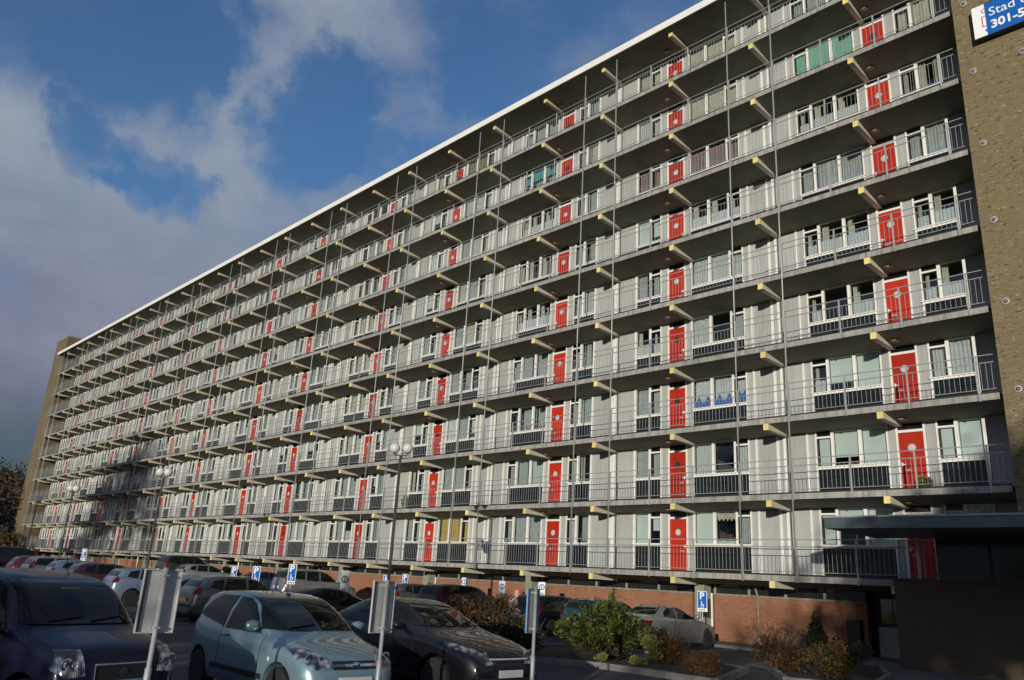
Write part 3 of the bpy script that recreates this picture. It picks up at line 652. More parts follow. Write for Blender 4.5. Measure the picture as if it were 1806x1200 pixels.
# end bays at either tower
for j in range(9):
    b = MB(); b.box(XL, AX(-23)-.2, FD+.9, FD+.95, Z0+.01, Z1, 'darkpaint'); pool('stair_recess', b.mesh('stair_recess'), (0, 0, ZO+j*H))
flush()
# ------------------------------------------------------------------ ground-floor storage walls
def base_storey():
    Y = 2.2; gaps = []
    x = 0.02; n = 0
    centres = [0.02, -9.55, -17.5, -26.2, -34.5, -42.8, -51.1, -59.3, -67.6, -75.9, -84.2]
    right = 6.55
    for i, c in enumerate(centres):
        x1 = right; x0 = c + .52
        g = max(gz(x0), gz(x1))*.5 + .5*gz(x0)
        b = MB(); b.box(0, x1-x0, 0, .22, -.6, 1.80-0, 'redbrick'); b.obj('brick_wall', FLAT, (x0, Y, 0))
        b = MB(); b.box(-.02, x1-x0+.02, -.04, .26, 1.80, 1.87, 'coping'); b.obj('wall_coping', FLAT, (x0, Y, 0))
        # strip windows above the wall
        m = max(2, int((x1-x0)/1.45)); w = (x1-x0)/m
        for q in range(m):
            b = MB(); b.box(.05, w-.05, .1, .115, 1.87, 2.22, 'striplass'); b.obj('strip_window_pane', FLAT, (x0+q*w, Y, 0))
            b = MB(); b.box(-.045, .045, .06, .16, 1.87, 2.24, 'column'); b.obj('strip_window_post', FLAT, (x0+q*w, Y, 0))
        b = MB(); b.box(0, x1-x0, .0, .3, 2.22, 2.40, 'darkpaint'); b.obj('lintel', FLAT, (x0, Y, 0))
        # dark vent box high on the wall
        if i in (1, 2, 3, 4): 
            b = MB(); b.box(0, .42, -.05, 0, .78, 1.08, 'signred'); b.box(.05, .37, -.06, -.05, .82, 1.04, 'porthole_dark'); b.obj('vent_box', FLAT, (x0+(x1-x0)*(.25 if i % 2 else .8), Y, 0))
        # concrete column with a pale edge strip in the gap, door recess behind
        b = MB(); b.box(-.06, .38, -.5, .0, -.6, 2.24, 'column'); b.obj('column', FLAT, (c, Y, 0))
        b = MB(); b.box(.4, .47, -.06, .0, -.6, 1.86, 'white'); b.obj('edge_strip', FLAT, (c, Y, 0))
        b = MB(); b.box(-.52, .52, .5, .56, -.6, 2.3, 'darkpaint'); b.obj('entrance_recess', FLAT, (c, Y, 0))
        right = c - .5
    b = MB(); b.box(XL, right, 0, .22, -.6, 1.8, 'redbrick'); b.obj('brick_wall', FLAT, (0, Y, 0))
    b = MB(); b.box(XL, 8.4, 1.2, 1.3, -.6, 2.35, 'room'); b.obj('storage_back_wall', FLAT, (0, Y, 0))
    # drain pipe down the brick
    b = MB(); b.tube([(2.5, Y-.1, 1.2-.95), (2.5, Y-.1, 1.82), (2.42, Y-.22, 2.3)], .042, 'coping', 8); b.tube([(2.5, Y-.1, .05), (2.5, Y-.1, .25)], .06, 'galv', 8); b.obj('drain_pipe', FLAT)
    for x in (-18.0, -41.0, -62):
        b = MB(); b.tube([(0, 0, .1), (0, 0, 2.3)], .05, 'white', 8); b.obj('drain_pipe', FLAT, (x, Y-.1, gz(x)))
    # lobby at the right end: dark pier, window with yellowish light painted on, grey panel under it
    b = MB(); b.box(0, .45, -.3, .3, -.6, 1.25, 'darkpaint'); b.obj('dark_pier', FLAT, (5.95, Y, 0))
    lob = MB(); lob.box(0, 1.5, .5, .56, 1.1, 2.1, 'darkpaint'); o = lob.obj('lobby_window', FLAT, (6.75, Y, 0))
    for a, c in ((.1, .48), (.52, 1.1)):
        q = MB(); q.box(a, c, .47, .49, 1.2, 2.0, 'glass'); q.obj('pane', o)
        q = MB(); q.box(a, c, .495, .499, 1.2, 1.55, 'ochre'); q.box(a, c, .495, .499, 1.552, 2.0, 'net3'); q.obj('blind', o)  # ochre and cream sheets paint the yellowish lit glass
    b = MB(); b.box(6.75, 8.3, Y+.4, Y+.55, -.2, 1.08, 'panel'); b.obj('lobby_panel', FLAT)
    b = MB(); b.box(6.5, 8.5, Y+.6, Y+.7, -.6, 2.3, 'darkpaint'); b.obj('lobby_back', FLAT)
base_storey()

# ------------------------------------------------------------------ the two brick stair towers
def tower(x0, x1, y0, y1, h, label, nm='brick_tower', k='buffbrick'):
    t = thing(nm, label, 'brick tower', ((x0+x1)/2, (y0+y1)/2, 0))
    b = MB(); b.box(x0, x1, y0, y1, -.8, h, k, 'Z'); b.obj('tower_wall', t).location = (-(x0+x1)/2, -(y0+y1)/2, 0)
    b = MB(); b.box(x0-.03, x1+.03, y0-.03, y1+.03, h, h+.18, 'coping'); b.obj('tower_coping', t).location = (-(x0+x1)/2, -(y0+y1)/2, 0)
    return t
TW = tower(XR+.02, 20.6, -.30, 9.0, 31.5, 'tall buff brick end tower with round wall anchors at the right edge of the block')
ox, oy = -(XR+.02+20.6)/2, -(9.0-.3)/2
am = MB(); am.lathe([(.12, 0), (.11, -.03), (.06, -.035)], 'anchor', 18, 'y'); am.lathe([(.06, -.035), (.05, -.02), (.035, -.02), (.03, -.05), (0, -.05)], 'anchor_hub', 14, 'y'); AM = am.mesh('wall_anchor')
for x in (12.5, 13.95, 15.4, 16.9):
    for i in range(11): link('wall_anchor', AM, TW, (x+ox+rng.uniform(-.03, .03), -.30+oy, ZO+5.76+2.77*(i-1)+(.0 if x < 13 else .08)))
FT = tower(-103.0, XL-.25, 0.3, 10.0, 30.4, 'weathered buff brick tower closing the far left end of the block', k='oldbrick')
# sign board on the right tower
sg = thing('housing_sign', 'blue and white housing sign with number range fixed to the right brick tower', 'sign', (12.72, -.30, ZO+17.8))
b = MB(); b.box(0, 3.6, -.26, -.04, 0, 1.30, 'black'); b.box(0, 3.6, -.275, -.26, 0, 1.30, 'black'); b.obj('sign_box', sg)
b = MB(); b.box(.40, 3.58, -.281, -.276, .03, 1.27, 'signblue'); b.obj('blue_panel', sg)
b = MB(); b.box(.015, .40, -.281, -.276, .03, 1.27, 'signwhite'); b.poly([(.40, -.2835, .27), (.33, -.2835, .24), (.40, -.2835, .14)], 'signblue'); b.obj('white_panel', sg)
lg = MB()
lg.disc((.38, -.2835, 1.00), .085, 'signred', 'y', 16, .055, pi*.4, pi*1.65)
for a in ((.28, .31, .38, .80), (.28, .40, .77, .80), (.28, .40, .38, .41)): lg.box(a[0], a[1], -.2838, -.2815, a[2], a[3], 'signred')
lg.obj('logo', sg)
for t, s_, x, z, bo in (('Stad e', .46, .50, .71, 0.0), ('301-5', .43, .52, .22, .012)):
    me = text_mesh(t, s_, 'signwhite', bold=bo); link('lettering', me, sg, (x, -.284, z))

# ------------------------------------------------------------------ entrance: low wall, canopy, pipe column
ent = thing('entrance_canopy', 'flat dark teal entrance canopy roof projecting over the entrance by the right tower', 'canopy', (8.05, -4.0, ZO+1.43))
b = MB(); b.box(0, 13, 0, 3.72, 0, .30, 'canopy', ''); b.obj('canopy_roof', ent)
b = MB(); b.box(-.02, 13, -.03, 3.74, .30, .345, 'canopy_top'); b.obj('roof_trim', ent)
for x in (1.25, 5.6, 9.5):
    b = MB(); b.tube([(x, 3.62 if x < 2 else 1.0, -1.25 if x < 2 else -1.43-ZO), (x, 3.62 if x < 2 else 1.0, 0)], .055, 'white' if x < 2 else 'postgrey', 12); b.obj('support_pole', ent)
wl = thing('entrance_wall', 'low brick wall coloured dark for the shade below the entrance canopy', 'wall', (8.55, -.36, 0))
b = MB(); b.box(0, 12, -.12, .05, -.3, ZO+.17, 'shadebrick'); b.obj('brickwork', wl)
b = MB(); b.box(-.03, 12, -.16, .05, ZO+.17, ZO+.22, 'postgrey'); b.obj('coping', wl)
b = MB(); b.box(1.75, 12.5, 3.66, 3.70, -1.22, -.002, 'striplass'); b.obj('shade_sheet', ent)  # dark sheet added to stand for the deep shade under the canopy
for x in (3.2, 4.7, 6.2, 7.7, 9.2, 10.7):
    b = MB(); b.box(x-.03, x+.03, 3.62, 3.659, -1.22, -.003, 'darkpaint'); b.obj('shade_sheet_bar', ent)  # bars on the added shade sheet
# ------------------------------------------------------------------ sign posts
def bay_sign_back(y, label, tilt=0.0, x=9.3, edge='signback'):
    t = thing('bay_sign', label, 'sign', (x, y, 0), tilt, 'parking bay signs seen from behind')
    b = MB(); b.tube([(0, 0, -.05), (0, 0, .75), (0, 0, .76), (0, 0, 1.78)], [.036, .036, .026, .026], 'galv', 12); b.obj('post', t)
    # board facing the cars (-x), rolled edges turned back towards us
    b = MB(); b.box(-.055, -.05, -.21, .21, 1.10, 1.76, 'signback')
    b.obj('board', t)
    e = MB()
    for a in ((-.055, -.028, -.212, -.200, 1.10, 1.76), (-.055, -.028, .200, .212, 1.10, 1.76), (-.055, -.028, -.2, .2, 1.748, 1.76), (-.055, -.028, -.2, .2, 1.10, 1.112)): e.box(*a, edge)
    e.obj('rolled_edge', t)
    e = MB(); e.box(-.05, -.03, -.185, -.172, 1.112, 1.748, 'frame_dark'); e.obj('painted_edge_shadow', t)  # dark strip painting the shadow inside the rolled edge
    c = MB()
    for z in (1.16, 1.70): c.box(-.05, .034, -.032, .032, z-.012, z+.012, 'galv'); c.tube([(-.02, -.05, z), (-.02, .05, z)], .008, 'chrome', 6)
    c.obj('clamp', t); return t
bay_sign_back(-23.10, 'grey back of a bay sign on a pole before the dark blue car', RAD(4))
bay_sign_back(-20.12, 'grey back of a bay sign on a pole between light blue hatchback and black car', RAD(11))
bay_sign_back(-17.22, 'grey bay sign with a blue edge on a pole before the black car', RAD(18), edge='signedge')
def p_sign(x, y, label, zc, h=.66, w=.34, kind='P', rz=0.0, group='blue disabled parking signs'):
    t = thing('parking_sign', label, 'sign', (x, y, gz(x)), rz, group); zc -= gz(x)
    b = MB(); b.tube([(0, .03, 0), (0, .03, zc+h/2)], .025, 'galv', 8); b.obj('post', t)
    b = MB(); b.box(-w/2, w/2, -.012, .004, zc-h/2, zc+h/2, 'signwhite'); b.obj('board', t)
    if kind == 'P':
        zb = zc-h/2+(.12 if h > .6 else .02)
        b = MB(); b.box(-w/2+.02, w/2-.02, -.016, -.0125, zb, zc+h/2-.02, 'signblue'); b.obj('blue_panel', t)
        me = text_mesh('P', .34 if h > .6 else .30, 'signwhite', bold=.008); link('lettering', me, t, (-.10, -.017, zc+h/2-.28))
        if h > .6:
            g = MB(); z = zb+.02; g.disc((.0, -.019, z+.06), .06, 'signwhite', 'y', 14, .04); g.poly([(-.03, -.02, z+.09), (.05, -.02, z+.09), (.05, -.02, z+.115), (-.005, -.02, z+.115), (-.02, -.02, z+.19), (-.045, -.02, z+.19)], 'signwhite'); g.disc((-.03, -.0205, z+.21), .02, 'signwhite', 'y', 8); g.obj('wheelchair_symbol', t)
            b = MB()
            for q in range(4): b.box(-w/2+.05+q*.062, -w/2+.085+q*.062, -.0165, -.0125, zc-h/2+.03, zc-h/2+.085, 'black')
            b.obj('plate_print', t)
    else:
        c = 'signblue' if kind == 'N' else 'black'
        b = MB(); b.disc((0, -.0135, zc+.06), .125, c, 'y', 20, .088); b.box(-.02, .02, -.0137, -.0125, zc-.02, zc+.14, c)
        b.obj('ring_symbol', t)
        b = MB(); b.box(-w/2+.05, w/2-.05, -.0135, -.0125, zc-h/2+.03, zc-h/2+.055, c); b.box(-w/2+.05, w/2-.05, -.0135, -.0125, zc-h/2+.075, zc-h/2+.10, c); b.obj('plate_print', t)
    return t
p_sign(1.45, -.1, 'blue disabled parking sign on a post beside the grey coupe', 1.55, .72, .36, rz=RAD(30))
p_sign(-5.74, -1.2, 'white barred ring sign just right of the third bay sign, by the brick wall', 1.64, .53, .28, 'N', RAD(35), 'white barred ring signs')
p_sign(-8.2, -1.2, 'white sign with a barred ring above the brown shrub', 1.56, .60, .28, 'N', RAD(35), 'white barred ring signs')
p_sign(-10.76, -1.2, 'white sign with a barred ring above the black estate car', 1.66, .50, .26, 'N', RAD(38), 'white barred ring signs')
p_sign(-15.39, -1.2, 'small blue parking sign by the brick wall right of the lamp post', 1.61, .62, .30, rz=RAD(40))
p_sign(-17.0, -1.2, 'square blue parking sign half hidden by the middle bay sign', 1.62, .36, .36, rz=RAD(40))
p_sign(-5.5, -11.2, 'white sign with a black barred ring before the silver off-roader', 1.55, .70, .28, 'K', RAD(40), 'white barred ring signs')
p_sign(-9.1, -11.2, 'tall blue parking sign by the blue open car, right one of its pair', 1.66, .72, .30, rz=RAD(45))
p_sign(-11.5, -11.4, 'tall blue parking sign above the dark grey hatchback roof', 1.52, .70, .30, rz=RAD(45))
p_sign(-18.0, -9.2, 'small blue parking sign before the light silver hatchback', 1.50, .62, .26, rz=RAD(48))
p_sign(-29.5, -12.4, 'distant blue parking sign above the parked cars at far left', 1.95, .62, .26, rz=RAD(50))

# ------------------------------------------------------------------ lamp posts with twin globes
def lamp(x, y, top, label, two=True, r=.2, rz=0.6):
    t = thing('lamp_post', label, 'lamp post', (x, y, gz(x)), rz, 'globe lamp posts on the car park'); top -= gz(x)
    b = MB(); b.tube([(0, 0, -.1), (0, 0, 1.1), (0, 0, 1.12), (0, 0, top-.28)], [.085, .085, .062, .05], 'postgrey', 12); b.obj('pole', t)
    b = MB()
    xs = (-.26, .26) if two else (0,)
    if two: b.tube([(-.26, 0, top-.2), (-.26, 0, top-.28), (.26, 0, top-.28), (.26, 0, top-.2)], .025, 'postgrey', 8)
    for q in xs: b.lathe([(.03, top-.22), (.08, top-.2), (.09, top-.17)], 'postgrey', 12, 'z', (q, 0, 0))
    b.obj('bracket', t)
    for q in xs:
        b = MB(); b.lathe([(r*sin(a), top-r*cos(a)) for a in [pi*i/12 for i in range(13)]], 'globe', 18, 'z', (q, 0, 0)); b.obj('globe', t)
lamp(-6.45, -8.71, 4.16+ZO, 'tall lamp post with two white globes standing behind the middle of the car park')
lamp(-28.3, -9.4, 4.36+ZO, 'twin globe lamp post behind the back of the leftmost bay sign', r=.24)
lamp(-49.0, -8.3, 4.42+ZO, 'far twin globe lamp post before the shaded part of the galleries', r=.27)
lamp(-59.3, -8.1, 3.95+ZO, 'farthest lamp post with one globe near the left tower', False, .3)

# ------------------------------------------------------------------ cars
def interp(pts, x):
    if x >= pts[0][0]: return pts[0][1]
    for (a, za), (b_, zb) in zip(pts, pts[1:]):
        if a >= x >= b_:
            t = (a-x)/(a-b_) if a != b_ else 0
            return za+(zb-za)*t
    return pts[-1][1]
def smooth_pts(pts, it=2):
    for _ in range(it):
        q = [pts[0]]
        for a, b_ in zip(pts, pts[1:]): q += [(a[0]*.8+b_[0]*.2, a[1]*.8+b_[1]*.2), (a[0]*.2+b_[0]*.8, a[1]*.2+b_[1]*.8)]
        q.append(pts[-1]); pts = q
    return pts
SPECS = {
 'hatch3': dict(L=3.81, W=1.665, fr=1.23, rr=-1.225, r=.29, clear=.20,
   top=[(1.905, .50), (1.88, .64), (1.78, .74), (1.45, .85), (1.08, .93), (.94, .97), (.50, 1.21), (.08, 1.405), (-.25, 1.47), (-.75, 1.49), (-1.3, 1.465), (-1.58, 1.39), (-1.74, 1.13), (-1.84, .92), (-1.905, .55)],
   belt=[(1.905, .48), (1.75, .67), (1.3, .78), (.8, .85), (0, .90), (-1.1, .97), (-1.6, 1.01), (-1.82, .88), (-1.905, .53)], roofw=.61,
   plan=[(1.905, .50), (1.86, .62), (1.72, .73), (1.4, .80), (.9, .832), (-1.2, .832), (-1.6, .79), (-1.82, .70), (-1.905, .55)],
   side=[[(.56, .95), (.06, 1.33), (-.14, 1.39), (-.42, 1.41), (-.50, .95)], [(-.60, .97), (-.51, 1.41), (-1.05, 1.40), (-1.30, 1.30), (-1.48, 1.12), (-1.40, 1.07)]],
   ws=(1.01, 1.415, .72, .56), rw=(1.12, 1.40, .52, .44), head=[(.36, .62), (.60, .60), (.74, .72), (.72, .84), (.52, .82), (.40, .74)], grille=(.34, .60, .70), tail=[(.50, .85), (.72, .85), (.72, 1.12), (.58, 1.12)], doors=[.72, -.56]),
 'mpv': dict(L=3.5, W=1.62, fr=1.20, rr=-1.16, r=.29, clear=.2,
   top=[(1.75, .55), (1.73, .80), (1.62, .93), (1.2, 1.03), (.98, 1.08), (.72, 1.30), (.42, 1.53), (.2, 1.61), (-.4, 1.67), (-1.3, 1.65), (-1.58, 1.58), (-1.68, 1.2), (-1.73, .9), (-1.75, .55)],
   belt=[(1.75, .52), (1.65, .82), (1.2, .93), (.8, .98), (-1.4, 1.02), (-1.7, .9), (-1.75, .52)], roofw=.64,
   plan=[(1.75, .62), (1.70, .72), (1.5, .78), (1.0, .81), (-1.3, .81), (-1.62, .77), (-1.75, .65)],
   side=[[(.66, 1.04), (.30, 1.48), (-.20, 1.55), (-.22, 1.05)], [(-.32, 1.05), (-.30, 1.55), (-1.0, 1.55), (-1.02, 1.06)], [(-1.1, 1.07), (-1.08, 1.54), (-1.45, 1.50), (-1.54, 1.1)]],
   ws=(1.10, 1.55, .70, .60), rw=(1.1, 1.52, .6, .55), head=[(.45, .64), (.66, .62), (.75, .70), (.70, .89), (.48, .89)], grille=(.32, .57, .74), tail=[(.60, .8), (.76, .8), (.76, 1.3), (.66, 1.3)], doors=[.80, -.27, -1.05]),
 'sedan': dict(L=4.62, W=1.77, fr=1.42, rr=-1.33, r=.315, clear=.18,
   top=[(2.31, .50), (2.28, .66), (2.12, .78), (1.6, .92), (1.1, .99), (.95, 1.02), (.5, 1.21), (.05, 1.385), (-.35, 1.455), (-.85, 1.455), (-1.3, 1.36), (-1.75, 1.18), (-2.0, 1.09), (-2.2, 1.04), (-2.28, .85), (-2.31, .55)],
   belt=[(2.31, .48), (2.1, .70), (1.5, .83), (.9, .92), (0, .95), (-1.2, 1.0), (-1.8, 1.02), (-2.2, .98), (-2.31, .52)], roofw=.58,
   plan=[(2.31, .48), (2.24, .64), (2.05, .76), (1.6, .845), (1.0, .885), (-1.2, .885), (-1.8, .84), (-2.15, .74), (-2.31, .60)],
   side=[[(.58, 1.0), (.04, 1.30), (-.30, 1.385), (-.34, 1.0)], [(-.43, 1.0), (-.40, 1.39), (-.85, 1.38), (-1.25, 1.25), (-1.62, 1.09), (-1.5, 1.05)]],
   ws=(1.06, 1.40, .72, .55), rw=(1.12, 1.40, .58, .48), head=[(.30, .60), (.52, .58), (.80, .82), (.74, .88), (.52, .78), (.36, .68)], grille=(.32, .62, .68), tail=[(.56, .82), (.80, .80), (.80, .98), (.60, .98)], doors=[.85, -.38, -1.30]),
 'coupe': dict(L=4.3, W=1.75, fr=1.33, rr=-1.33, r=.315, clear=.17,
   top=[(2.15, .48), (2.12, .62), (1.98, .74), (1.4, .89), (.95, .96), (.82, .99), (.4, 1.18), (.0, 1.32), (-.35, 1.375), (-.8, 1.37), (-1.2, 1.25), (-1.55, 1.08), (-1.75, 1.03), (-2.05, 1.01), (-2.12, .85), (-2.15, .5)],
   belt=[(2.15, .46), (1.95, .68), (1.4, .80), (.8, .88), (0, .91), (-1.2, .96), (-1.8, .97), (-2.05, .93), (-2.15, .48)], roofw=.56,
   plan=[(2.15, .50), (2.08, .66), (1.9, .76), (1.4, .84), (.9, .872), (-1.2, .872), (-1.7, .83), (-2.0, .75), (-2.15, .62)],
   side=[[(.62, .96), (.08, 1.26), (-.35, 1.31), (-.48, .96)], [(-.55, .97), (-.43, 1.31), (-.78, 1.29), (-1.1, 1.16), (-1.22, 1.02)]],
   ws=(1.02, 1.33, .70, .54), rw=(1.08, 1.32, .60, .46), head=[(.34, .58), (.64, .56), (.76, .66), (.70, .74), (.40, .70)], grille=(.28, .54, .64), tail=[(.48, .72), (.76, .72), (.78, .90), (.52, .92)], doors=[.75, -.60]),
 'hatch5': dict(L=4.1, W=1.71, fr=1.28, rr=-1.25, r=.30, clear=.2,
   top=[(2.05, .5), (2.02, .68), (1.88, .80), (1.4, .93), (1.0, 1.0), (.86, 1.03), (.45, 1.24), (.1, 1.38), (-.3, 1.44), (-1.2, 1.43), (-1.65, 1.36), (-1.85, 1.1), (-1.98, .95), (-2.05, .55)],
   belt=[(2.05, .48), (1.85, .72), (1.3, .85), (.8, .92), (-1.2, .98), (-1.75, 1.0), (-1.95, .9), (-2.05, .52)], roofw=.60,
   plan=[(2.05, .52), (1.98, .66), (1.8, .76), (1.4, .83), (.9, .855), (-1.3, .855), (-1.75, .81), (-1.95, .72), (-2.05, .6)],
   side=[[(.68, .98), (.12, 1.31), (-.2, 1.36), (-.24, .98)], [(-.33, .98), (-.3, 1.36), (-.95, 1.35), (-1.05, 1.0)], [(-1.13, 1.02), (-1.05, 1.34), (-1.4, 1.27), (-1.52, 1.07)]],
   ws=(1.07, 1.38, .69, .56), rw=(1.08, 1.37, .58, .48), head=[(.38, .62), (.66, .60), (.76, .70), (.70, .80), (.44, .76)], grille=(.33, .60, .70), tail=[(.54, .84), (.76, .84), (.76, 1.06), (.62, 1.06)], doors=[.78, -.28, -1.1]),
 'estate': dict(L=4.5, W=1.74, fr=1.36, rr=-1.3, r=.31, clear=.2,
   top=[(2.25, .5), (2.2, .7), (2.05, .82), (1.5, .95), (1.1, 1.01), (.95, 1.05), (.55, 1.27), (.25, 1.42), (-.2, 1.5), (-1.5, 1.49), (-1.95, 1.42), (-2.12, 1.1), (-2.2, .9), (-2.25, .5)],
   belt=[(2.25, .48), (2.05, .74), (1.4, .87), (.9, .94), (-1.6, 1.0), (-2.05, .98), (-2.25, .5)], roofw=.62,
   plan=[(2.25, .52), (2.18, .68), (2.0, .78), (1.5, .845), (1.0, .87), (-1.5, .87), (-2.0, .81), (-2.25, .66)],
   side=[[(.76, 1.0), (.25, 1.35), (-.15, 1.42), (-.18, 1.0)], [(-.27, 1.0), (-.25, 1.42), (-.95, 1.42), (-1.0, 1.02)], [(-1.1, 1.03), (-1.05, 1.42), (-1.75, 1.38), (-1.92, 1.1)]],
   ws=(1.09, 1.42, .70, .56), rw=(1.08, 1.42, .62, .54), head=[(.38, .64), (.68, .62), (.78, .72), (.72, .82), (.44, .78)], grille=(.33, .62, .72), tail=[(.66, .82), (.80, .82), (.78, 1.30), (.70, 1.30)], doors=[.85, -.22, -1.05]),
}
def build_body(sp):
    top = smooth_pts(sp['top']); belt = smooth_pts(sp['belt']); plan = smooth_pts(sp['plan']); hl = sp['L']/2
    xs = sorted(set([hl*(1-.0)] + [hl - sp['L']*i/46 for i in range(47)] + [hl-.02, hl-.05, hl-.11, -hl+.02, -hl+.05, -hl+.11]), reverse=True)
    b = MB(); NR = None; rw = sp['roofw']
    def ss(a, c, t): t = min(1, max(0, (t-a)/(c-a))); return t*t*(3-2*t)
    for x in xs:
        zt, zs, w = interp(top, x), interp(belt, x), interp(plan, x); zs = min(zs, zt-.005)
        e = min(abs(hl-x), abs(-hl-x)); zb = sp['clear'] + .10*(1-ss(0, .35, e))
        if zs < zb+.08: zs = zb+.08; zt = max(zt, zs+.01)
        g = zt-zs; t = ss(.10, .38, g); hgt = zs-zb
        half = [(0, zb), (.80*w, zb), (.94*w, zb+.03), (.985*w, zb+.16*hgt), (1.0*w, zb+.40*hgt), (1.0*w, zb+.66*hgt), (.985*w, zb+.88*hgt), (.955*w, zs)]
        k = rw/.832*sp['W']/1.665
        gh = [(.935*w, zs+.05*g), (.955*w-(.955*w-rw)*.45, zs+.5*g), (rw, zs+.88*g), (rw*.86, zs+.965*g), (rw*.5, zt-.008), (0, zt)]
        hd = [(.93*w, zs+.25*g), (.84*w, zs+.58*g), (.70*w, zs+.78*g), (.5*w, zs+.9*g), (.25*w, zs+.98*g), (0, zt)]
        half += [(p[0]*(1-t)+q[0]*t, p[1]*(1-t)+q[1]*t) for p, q in zip(hd, gh)]
        ring = [(-y, z) for y, z in half] + [(y, z) for y, z in half[-2:0:-1]]
        NR = len(ring); b.v += [(x, y, z) for y, z in ring]
    for i in range(len(xs)-1):
        for j in range(NR): jj = (j+1) % NR; b.face((i*NR+j, i*NR+jj, (i+1)*NR+jj, (i+1)*NR+j), 'well', True)
    b.face(list(range(NR))[::-1], 'well', True); e = (len(xs)-1)*NR; b.face([e+j for j in range(NR)], 'well', True)
    me = b.mesh('body'); b.fixn(me)
    return me
def cut_arches(me, sp):
    o = bpy.data.objects.new('tmp', me); COL.objects.link(o); ms = []
    for x in (sp['fr'], sp['rr']):
        for s in (1, -1):
            c = MB(); R_ = sp['r']+.055; w = sp['W']/2
            c.lathe([(0, s*(w-.27)), (R_, s*(w-.27)), (R_, s*(w+.3)), (0, s*(w+.3))], 'well', 28, 'y', (x, 0, sp['r']+.015), smooth=False)
            m2 = c.mesh('c'); bm = bmesh.new(); bm.from_mesh(m2); bmesh.ops.remove_doubles(bm, verts=bm.verts, dist=1e-5); bmesh.ops.recalc_face_normals(bm, faces=bm.faces); bm.to_mesh(m2); bm.free()
            co_ = bpy.data.objects.new('cut', m2); COL.objects.link(co_); ms.append(co_)
            md = o.modifiers.new('b', 'BOOLEAN'); md.operation = 'DIFFERENCE'; md.solver = 'EXACT'; md.object = co_
    dg = bpy.context.evaluated_depsgraph_get(); dg.update()
    out = bpy.data.meshes.new_from_object(o.evaluated_get(dg)); bpy.data.objects.remove(o)
    for c in ms: bpy.data.objects.remove(c)
    # paint / dark well by position
    pi_ = []
    for p in out.polygons:
        c = p.center; inw = False
        for x in (sp['fr'], sp['rr']):
            d = math.hypot(c.x-x, c.z-sp['r']-.015)
            if d < sp['r']+.054 and abs(c.y) > sp['W']/2-.30 or (d < sp['r']+.06 and abs(c.y) < sp['W']/2-.26 and abs(c.y) > sp['W']/2-.29): inw = True
        pi_.append(1 if inw or c.z < sp['clear']+.015 else 0)
    out.polygons.foreach_set('material_index', pi_)
    bm = bmesh.new(); bm.from_mesh(out); bm.normal_update()
    for e in bm.edges:
        e.smooth = len(e.link_faces) == 2 and e.calc_face_angle(0) < .62 and e.link_faces[0].material_index == e.link_faces[1].material_index
    for f in bm.faces: f.smooth = True
    bm.to_mesh(out); bm.free()
    return out
BODY = {}
def get_body(kind):
    if kind not in BODY:
        sp = SPECS[kind]; me0 = build_body(sp)
        bm = bmesh.new(); bm.from_mesh(me0); bvh = BVHTree.FromBMesh(bm); bm.free()
        BODY[kind] = (cut_arches(me0, sp), bvh)
    return BODY[kind]
def patch(bvh, poly, plane, off, k, res=.06, name='patch', th=.0):
    """polygon in side (x,z) or front/rear (y,z) view laid onto the body as a thin separate sheet with its own rim"""
    ax = {'r': (Vector((0, 1, 0)), lambda a, z: Vector((a, -3, z))), 'l': (Vector((0, -1, 0)), lambda a, z: Vector((a, 3, z))), 'f': (Vector((-1, 0, 0)), lambda a, z: Vector((5, a, z))), 'b': (Vector((1, 0, 0)), lambda a, z: Vector((-5, a, z)))}[plane]
    bm = bmesh.new(); bm.faces.new([bm.verts.new((a, 0, z)) for a, z in poly])
    for i, c in ((0, Vector((1, 0, 0))), (2, Vector((0, 0, 1)))):
        lo = min(p[0 if i == 0 else 1] for p in poly); hi = max(p[0 if i == 0 else 1] for p in poly); t = lo+res
        while t < hi-.01:
            p = Vector((0, 0, 0)); p[i] = t
            bmesh.ops.bisect_plane(bm, geom=bm.verts[:]+bm.edges[:]+bm.faces[:], plane_co=p, plane_no=c); t += res
    d, org = ax
    for v in bm.verts:
        o = org(v.co.x, v.co.z); hit, nrm, idx, dist = bvh.ray_cast(o, d)
        if hit is None: hit, nrm, idx, dist = bvh.find_nearest(o + d*(2.2 if plane in 'lr' else 3.0))
        if nrm.dot(d) > 0: nrm = -nrm
        v.co = hit + (nrm*.35 - d*.65).normalized()*off
    # rim back to the body gives the sheet thickness
    ed = [e for e in bm.edges if e.is_boundary]; r = bmesh.ops.extrude_edge_only(bm, edges=ed)
    for v in [g for g in r['geom'] if isinstance(g, bmesh.types.BMVert)]: v.co += d*(off+.006)
    bmesh.ops.recalc_face_normals(bm, faces=bm.faces)
    q = [f for f in bm.faces if f.normal.dot(d) > .2]
    if len(q) > len(bm.faces)/2: bmesh.ops.reverse_faces(bm, faces=bm.faces)
    for f in bm.faces: f.smooth = True
    for e in bm.edges: e.smooth = len(e.link_faces) == 2 and e.calc_face_angle(0) < .6
    me = bpy.data.meshes.new(name); bm.to_mesh(me); bm.free(); me.materials.append(M[k]); return me
